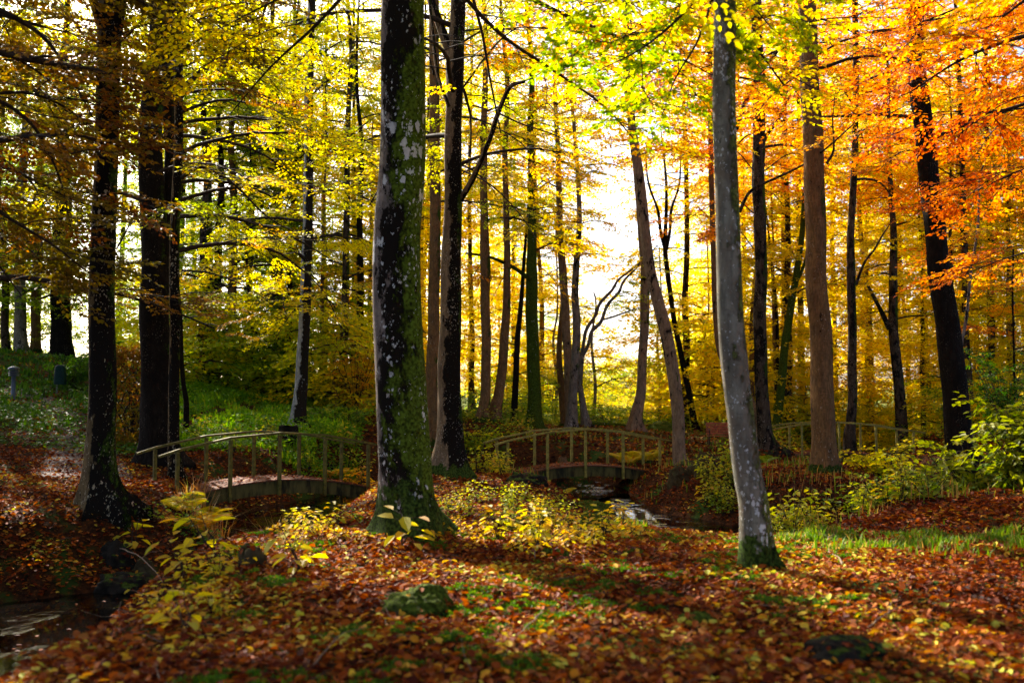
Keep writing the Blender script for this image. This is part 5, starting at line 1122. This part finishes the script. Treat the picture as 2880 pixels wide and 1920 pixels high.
grass(3500, reg_px(1300, 2200, 31, 42), .05, .14, "yellow-green grass around the bench and behind the centre bridge", 5, w_=.012, tint=(.75, .2))
grass(2600, reg_px(1360, 2300, 20.5, 27), .12, .30, "reedy grass by the stream at the centre bridge", 6, w_=.006, tint=(.8, .15))
grass(2600, reg_px(2150, 2880, 13.4, 20), .12, .35, "straw-coloured stalks under the right-hand shrubs", 7, w_=.004, tint=(.9, .12), name="dry_grass")
grass(2600, reg_px(500, 820, 13.5, 17.5), .35, .65, "arching rust-coloured grass below the left bridge", 8, w_=.004, tint=(.97, .05), droop=1.1, name="dry_grass")

def moss_patches():
    rnd = np.random.RandomState(77); n = 1000
    y = rnd.uniform(4.6, 13, n); x = rnd.uniform(-.36, .36, n) * y; K = vnoise(x * .8 + 30, y * .8 + 7, 5) + .9 * vnoise(x * 2.6, y * 2.6, 2) > .10; x, y = x[K], y[K]
    P_ = []
    for X0, Y0 in zip(x, y):
        r_ = rnd.uniform(.03, .12); q = int(2600 * r_); a = rnd.uniform(0, 6.28, q); rr = r_ * np.sqrt(rnd.rand(q)) * (1 + .5 * np.sin(3 * a + X0 * 9)); P_.append(np.stack([X0 + rr * np.cos(a) * 1.3, Y0 + rr * np.sin(a), .022 * (1 - (rr / r_ / 1.5) ** 2)], 1))
    Q = np.concatenate(P_); z = zg(Q[:, 0], Q[:, 1]) + Q[:, 2]; m = len(Q); b = MB()
    d = np.stack([rnd.normal(0, .7, m), rnd.normal(0, .7, m), np.full(m, .8)], 1)
    leaf_quads(b, np.stack([Q[:, 0], Q[:, 1], z], 1), d, rnd.normal(0, 1, (m, 3)), rnd.uniform(.018, .042, m), np.clip(rnd.normal(.42, .2, m), 0, .85), 0, False, wr=.16)
    tag(b.build("moss", M_grass), "patches of green moss growing up between the fallen leaves", kind="stuff")
moss_patches()
def cover(n, region, L0, L1, hmax, label, seed, tint=(.4, .2), name="ground_cover", mat=None):
    rnd = np.random.RandomState(seed); x, y = region(rnd, n); K = rnd.rand(len(x)) < np.clip(.55 + 2.2 * vnoise(x * .7, y * .7, 7), .03, 1); x, y = x[K], y[K]; z = zg(x, y)
    K = z > ZW; x, y, z = x[K], y[K], z[K]; m = len(x); hh = hmax * np.clip(.4 + 1.4 * (vnoise(x * .9, y * .9, 1) + .5), .2, 1.4)
    an = rnd.uniform(0, 6.28, m); d = np.stack([np.cos(an), np.sin(an), rnd.uniform(-.5, .35, m)], 1); nn = np.stack([rnd.normal(0, .4, m), rnd.normal(0, .4, m), np.ones(m)], 1)
    b = MB(); leaf_quads(b, np.stack([x, y, z + hh * rnd.rand(m)], 1), d, nn, rnd.uniform(L0, L1, m), np.clip(rnd.normal(tint[0], tint[1], m), 0, 1), 0, False, wr=.30)
    return tag(b.build(name, mat or M_plant), label, kind="stuff")
cover(26000, reg_px(500, 1020, 23, 36), .06, .13, .30, "low leafy ground cover coloured sunlit green on the slope behind the left bridge", 1, (.45, .18), mat=M_slope_lit)
cover(12000, reg_px(-60, 460, 22, 34), .06, .12, .24, "dark green ground cover beside the footpath", 2, (.2, .12))
cover(10000, reg_px(1240, 1500, 26, 40), .06, .13, .45, "green ground cover beyond the dark forked tree", 3, (.55, .18))
cover(9000, reg_px(1560, 2080, 40, 56), .10, .2, .7, "lush green growth along the river bank", 4, (.55, .15))
cover(16000, reg_px(2100, 2960, 31, 44), .08, .16, .5, "yellow-green undergrowth behind the right bridge", 5, (.72, .18))

# ------------------------------------------------------------------ saplings, ferns, shrubs
def sapling(seed, h, nst, nleaf, L, tint, spread=.35, wr=.30):
    rnd = np.random.RandomState(seed); root = empty("sapling", (0, 0, 0)); st = MB(); lf = MB()
    for s in range(nst):
        a = rnd.uniform(0, 6.28); hh = h * rnd.uniform(.6, 1.05); sp_ = spread * rnd.uniform(.2, 1)
        t = np.linspace(0, 1, 7); pts = np.stack([np.cos(a) * sp_ * t ** 1.4, np.sin(a) * sp_ * t ** 1.4, hh * t - .04], 1) + rnd.normal(0, .008, (7, 3)); st.tube(pts, np.linspace(.007, .002, 7), 5)
        P_, D_, Nn = [], [], []
        for k in range(nleaf):
            u = .3 + .7 * (k + rnd.rand()) / nleaf; p0 = np.array([np.interp(u, t, pts[:, q]) for q in range(3)]); an = k * 2.4 + rnd.normal(0, .3)
            dr = np.array([math.cos(an), math.sin(an), rnd.uniform(-.45, .25)]); pet = p0 + dr * L * rnd.uniform(.2, .9); st.tube(np.array([p0, pet]), [.002, .0015], 3, cap=False); P_.append(pet); D_.append(dr + [0, 0, rnd.uniform(-.3, 0)]); Nn.append([rnd.normal(0, .3), rnd.normal(0, .3), 1])
        leaf_quads(lf, np.array(P_), np.array(D_), np.array(Nn), L * rnd.uniform(.7, 1.25, nleaf), np.clip(rnd.normal(tint, .09, nleaf), 0, 1), 0, True, wr=wr)
    st.build("stem", M_twig, root); lf.build("leaves", M_plant, root); return root
def fern(seed, h, nf, tint):
    rnd = np.random.RandomState(seed); root = empty("fern", (0, 0, 0)); lf = MB()
    for s in range(nf):
        a = s * 6.28 / nf + rnd.normal(0, .2); t = np.linspace(0, 1, 9); Lf = h * rnd.uniform(.8, 1.15); pts = np.stack([np.cos(a) * Lf * .75 * t, np.sin(a) * Lf * .75 * t, Lf * (.95 * t - .62 * t * t)], 1)
        lf.tube(pts, np.linspace(.005, .0015, 9), 3, tint=tint + .1)
        u = np.repeat(np.linspace(.12, .98, 20), 2); sd = np.tile([1, -1], 20); pp = np.stack([np.interp(u, t, pts[:, q]) for q in range(3)], 1)
        side = np.array([-math.sin(a), math.cos(a), 0]); fw = np.array([math.cos(a), math.sin(a), 0])
        d = side[None] * sd[:, None] + fw[None] * .35 + np.array([0, 0, -.18])[None]; ll = .30 * Lf * np.sin(np.pi * np.clip(u * .9 + .12, 0, 1)) ** .8
        leaf_quads(lf, pp, d, np.tile([0, 0, 1.0], (40, 1)) + rnd.normal(0, .15, (40, 3)), ll, np.clip(rnd.normal(tint, .07, 40), 0, 1), 0, True, wr=.13, fold=.02)
    lf.build("fronds", M_plant, root); return root
SAP = {k: v for k, v in (("y", sapling(1, .42, 5, 9, .085, .86)), ("g", sapling(2, .38, 5, 8, .08, .52)), ("m", sapling(3, .55, 6, 10, .08, .68)), ("d", sapling(4, .45, 5, 9, .08, .32)),
                         ("tall", sapling(5, 1.15, 4, 22, .11, .60, .30, .38)), ("big", sapling(6, .38, 2, 6, .13, .90, .22, .28)), ("o", sapling(7, .22, 6, 7, .075, .93)))}
FRN = {"y": fern(1, .8, 8, .85), "r": fern(2, .65, 7, .99), "g": fern(3, .7, 9, .5)}
first = set()
def put(root, px, py=None, Y=None, s=1.0, label=None, group=None, cat="sapling"):
    if Y is None:
        Y = 5.5
        for _ in range(500):
            q = P(px, py, Y)
            if q[2] < zg1(q[0], q[1]): break
            Y += .08
    x = (px - 1440) / FPX * Y; z = zg1(x, Y); loc = (x, Y, z - .01); rz = rs.uniform(0, 6.28)
    if id(root) not in first: first.add(id(root)); o = root; o.location = loc; o.rotation_euler = (0, 0, rz); o.scale = (s, s, s)
    else: o = copy_tree(root, loc, rz, s)
    return tag(o, label, cat, group)
KN = {"y": "yellow", "g": "green", "m": "lime", "d": "dark green", "o": "orange"}
def many(kinds, n, px0, px1, Y0, Y1, s, label, group, cat="sapling", seed=0):
    rnd = np.random.RandomState(seed)
    for k in range(n):
        px = rnd.uniform(px0, px1); Y = rnd.uniform(Y0, Y1); x = (px - 1440) / FPX * Y
        if zg1(x, Y) < ZW + .08: continue
        kk = kinds[rnd.randint(len(kinds))]; sc_ = rnd.uniform(*s); fu = (px - px0) / (px1 - px0); fv = (Y - Y0) / (Y1 - Y0)
        w1 = "left" if fu < .33 else "middle" if fu < .67 else "right"; w2 = "near " if fv < .33 else "" if fv < .67 else "far "; w3 = "small " if sc_ < s[0] + .4 * (s[1] - s[0]) else ""
        put(SAP[kk], px, None, Y, sc_, f"{w3}{KN[kk]} {label}, {w2}{w1}", group, cat)
many("ymgmo", 46, 1220, 1600, 12.3, 16.5, (.45, .8), "seedling on the mound by the mossy trunk", "seedlings on the mound", seed=1)
many("oyo", 34, 1180, 1800, 9.8, 12.2, (.6, 1.1), "seedling in the litter below the mound", "low orange seedlings below the mound", seed=2)
many("yod", 18, 760, 1040, 9.6, 12.5, (.55, .9), "seedling left of the mossy trunk's foot", "golden seedlings left of the mossy trunk", seed=3)
many("gymd", 20, 560, 1040, 22.6, 27, (.9, 1.5), "seedling seen behind the left bridge rails", "seedlings behind the left bridge", seed=4)
many(["m", "y", "m", "g"], 76, 2130, 2640, 13.6, 18.5, (.9, 1.6), "sapling in the thicket before the ridged trunk", "sunlit saplings at the ridged trunk", seed=5)
many(["y", "m"], 26, 1890, 2120, 18.6, 22, (.8, 1.3), "sapling on the bank behind the bright stream bend", "yellow saplings on the stream bank", seed=6)
many("gm", 12, 1990, 2110, 18.5, 20.5, (.7, 1.1), "sapling left of the slim white-spotted trunk", "green saplings left of the spotted trunk", seed=7)
many("dg", 16, 420, 760, 12.5, 16.5, (.7, 1.1), "seedling in the shade below the left bridge", "shaded seedlings below the left bridge", seed=8)
many("dgd", 30, 2480, 2920, 14.2, 19, (1.1, 1.8), "shaded sapling in the right-edge thicket", "shaded saplings at the right edge", seed=9)
many("ym", 12, 1300, 1440, 19.5, 24, (.8, 1.3), "seedling by the centre bridge's left end", "yellow seedlings at the centre bridge", seed=10)
many("yo", 14, 420, 640, 7.0, 9.0, (.5, .8), "seedling on the bank of the dark pool", "seedlings by the dark pool", seed=11)
put(SAP["tall"], 2400, None, 17.2, 1.25, "bright lime-green upright sapling before the right bridge", None)
put(SAP["tall"], 2440, None, 17.8, .9, "shorter lime sapling right beside the bright upright one", None)
put(SAP["tall"], 2045, None, 20.4, .8, "green sapling against the slim spotted trunk's left side", None)
put(SAP["big"], 385, 1560, None, 1.5, "sapling with a few round dull-green leaves at the roots of the left beech", None)
put(SAP["big"], 620, 1575, None, 1.6, "sapling with large drooping yellow leaves below the left bridge", None)
put(SAP["big"], 530, 1610, None, 1.3, "small sapling with two big yellow leaves right of the pool stones", None)
put(SAP["big"], 855, 1610, None, 1.4, "sapling with pointed lime leaves between the round stone and the mossy trunk", None)
put(SAP["big"], 1135, 1545, None, 1.5, "little sapling with amber leaves right in front of the mossy trunk", None)
put(SAP["big"], 545, 1790, None, 1.1, "five-leaved green seedling in the blurred leaves at the lower left", None)
for px, Y, k, s, lab in [(520, 16.2, "y", .9, "yellow fern at the foot of the left bridge's first post"), (590, 16.6, "y", .8, "upright ochre fern under the left bridge girder"), (640, 14.4, "r", 1.0, "flattened rusty fern below the left bridge"),
                         (560, 14.8, "r", 1.1, "withered brown fern between the black roots and the left bridge"), (1560, 22.6, "y", .8, "yellow fern in front of the centre bridge girder"), (1765, 27.5, "y", 1.0, "tall golden fern behind the centre bridge rail"),
                         (1815, 28.2, "y", 1.0, "golden fern glowing behind the right half of the centre bridge"), (940, 24.8, "r", 1.0, "glowing orange fern behind the right end of the left bridge"), (2130, 24, "g", 1.1, "green fern by the slim spotted trunk's right side"),
                         (560, 8.0, "y", .34, "small yellow fern on the pool bank"), (470, 7.7, "y", .28, "smallest yellow fern, nearest the dark pool"), (720, 15.2, "g", .7, "green fern below the left bridge girder"), (380, 7.9, "r", .35, "brown fern at the water's edge of the dark pool")]:
    put(FRN[k], px, None, Y, s, lab, None, "fern")

def shrub(px, Y, h, wd, label, leafmat, L, seed, ns=16, tint=(.5, .15), name="leafy_shrub"):
    rnd = np.random.RandomState(seed); x = (px - 1440) / FPX * Y; root = empty(name, (x, Y, zg1(x, Y) - .02)); tag(root, label, "shrub"); C = Crown(rnd, tint)
    st = MB()
    for k in range(ns):
        a = rnd.uniform(0, 6.28); o = rnd.uniform(.3, 1.0) * wd; t = np.linspace(0, 1, 8); hh = h * rnd.uniform(.55, 1)
        pts = np.stack([np.cos(a) * o * t ** 1.3, np.sin(a) * o * t ** 1.3 * .7, hh * t], 1) + rnd.normal(0, .015, (8, 3)); pts[0, 2] -= .1; st.tube(pts, np.linspace(.016, .004, 8), 5)
        for u in np.linspace(.25, 1, 7):
            p0 = np.array([np.interp(u, t, pts[:, q]) for q in range(3)]); C.spray(p0, rnd.uniform(0, 6.28), rnd.normal(-.05, .25), rnd.uniform(.35, .6), rnd.normal(*tint))
    st.build("stems", M_twig, root); A = np.array(C.S)
    put_sprays(C.b, A[:, :3], A[:, 3], A[:, 4], A[:, 5], A[:, 6], A[:, 7], L, rnd, twigs=True, hexa=True, keep=.22); C.b.build("foliage", [M_twig, leafmat], root); return root
M_hazel = leaf_mat("hazel_leaf", [(0, (.07, .11, .010)), (.5, (.22, .25, .014)), (.85, (.42, .40, .02)), (1, (.55, .42, .03))], .55, 1.5)
shrub(2740, 15.4, 1.35, 1.05, "large dull-green hazel shrub with round leaves in front of the massive leaning trunk", M_hazel, .12, 1, 20, (.38, .15))
shrub(2880, 14.0, 1.45, .8, "shaded hazel shrub cut off by the right edge", M_hazel, .11, 2, 18, (.35, .12))
shrub(2570, 16.6, .75, .8, "looser yellow-green shrub before the right end of the right bridge", M_hazel, .10, 3, 14, (.7, .12))
shrub(2480, 21, .8, .9, "lime-yellow shrub behind the sunlit thicket at the right bridge", M_leaf["yellow"], .10, 4, 12, (.25, .12))
shrub(2250, 17.5, .75, .9, "low sunlit shrub with yellow leaves left of the ridged trunk's foot", M_leaf["yellow"], .09, 5, 12, (.2, .12))
shrub(2830, 27, 2.6, 1.3, "dark green fir-like shrub near the right edge behind the hazel", M_leaf["green"], .09, 6, 22, (.15, .08))
shrub(200, 33, 1.3, 1.3, "dark green shrub behind the dog waste bin", M_leaf["green"], .10, 7, 14, (.2, .1))
shrub(300, 37, 1.6, 1.2, "dim green shrub under the broad ivy-clad trunk", M_leaf["green"], .11, 8, 14, (.25, .1))
shrub(1340, 29.5, .9, .8, "green-yellow shrub behind the left end of the centre bridge rail", M_leaf["yellow_green"], .09, 9, 10, (.4, .15))
shrub(980, 30, .9, 1.2, "bright green low shrub left of the mossy trunk on the slope", M_leaf["green"], .09, 10, 12, (.6, .15))
shrub(1020, 24.5, .9, .6, "orange-leaved young beech shrub at the mossy trunk's left edge", M_leaf["orange"], .08, 11, 9, (.25, .15))
shrub(1000, 33, 3.2, 1.3, "tall young beech with orange leaves left of the mossy trunk", M_leaf["orange"], .085, 12, 16, (.2, .15), name="young_beech")

# labels that would otherwise read the same: say which, from left to right as seen
dup = {}
for o in bpy.data.objects:
    if o.parent is None and o.get("label"): dup.setdefault(o["label"], []).append(o)
for l_, os_ in dup.items():
    if len(os_) < 2: continue
    os_.sort(key=lambda o: o.location[0] / max(1.0, o.location[1])); k_ = len(os_)
    for i_, o in enumerate(os_):
        o["label"] = l_ + (", the " + ["left one", "right one"][i_] if k_ == 2 else ", the " + ["left one", "middle one", "right one"][i_] if k_ == 3 else ", " + ["first", "second", "third", "fourth", "fifth", "sixth", "seventh", "eighth"][min(i_, 7)] + " from left")
if __name__ == "__main__":
    n = sum(len(o.data.polygons) for o in bpy.data.objects if o.type == 'MESH'); nu = sum(len(m.polygons) for m in bpy.data.meshes)
    print("POLYS", n, "unique", nu, "objects", len(bpy.data.objects))
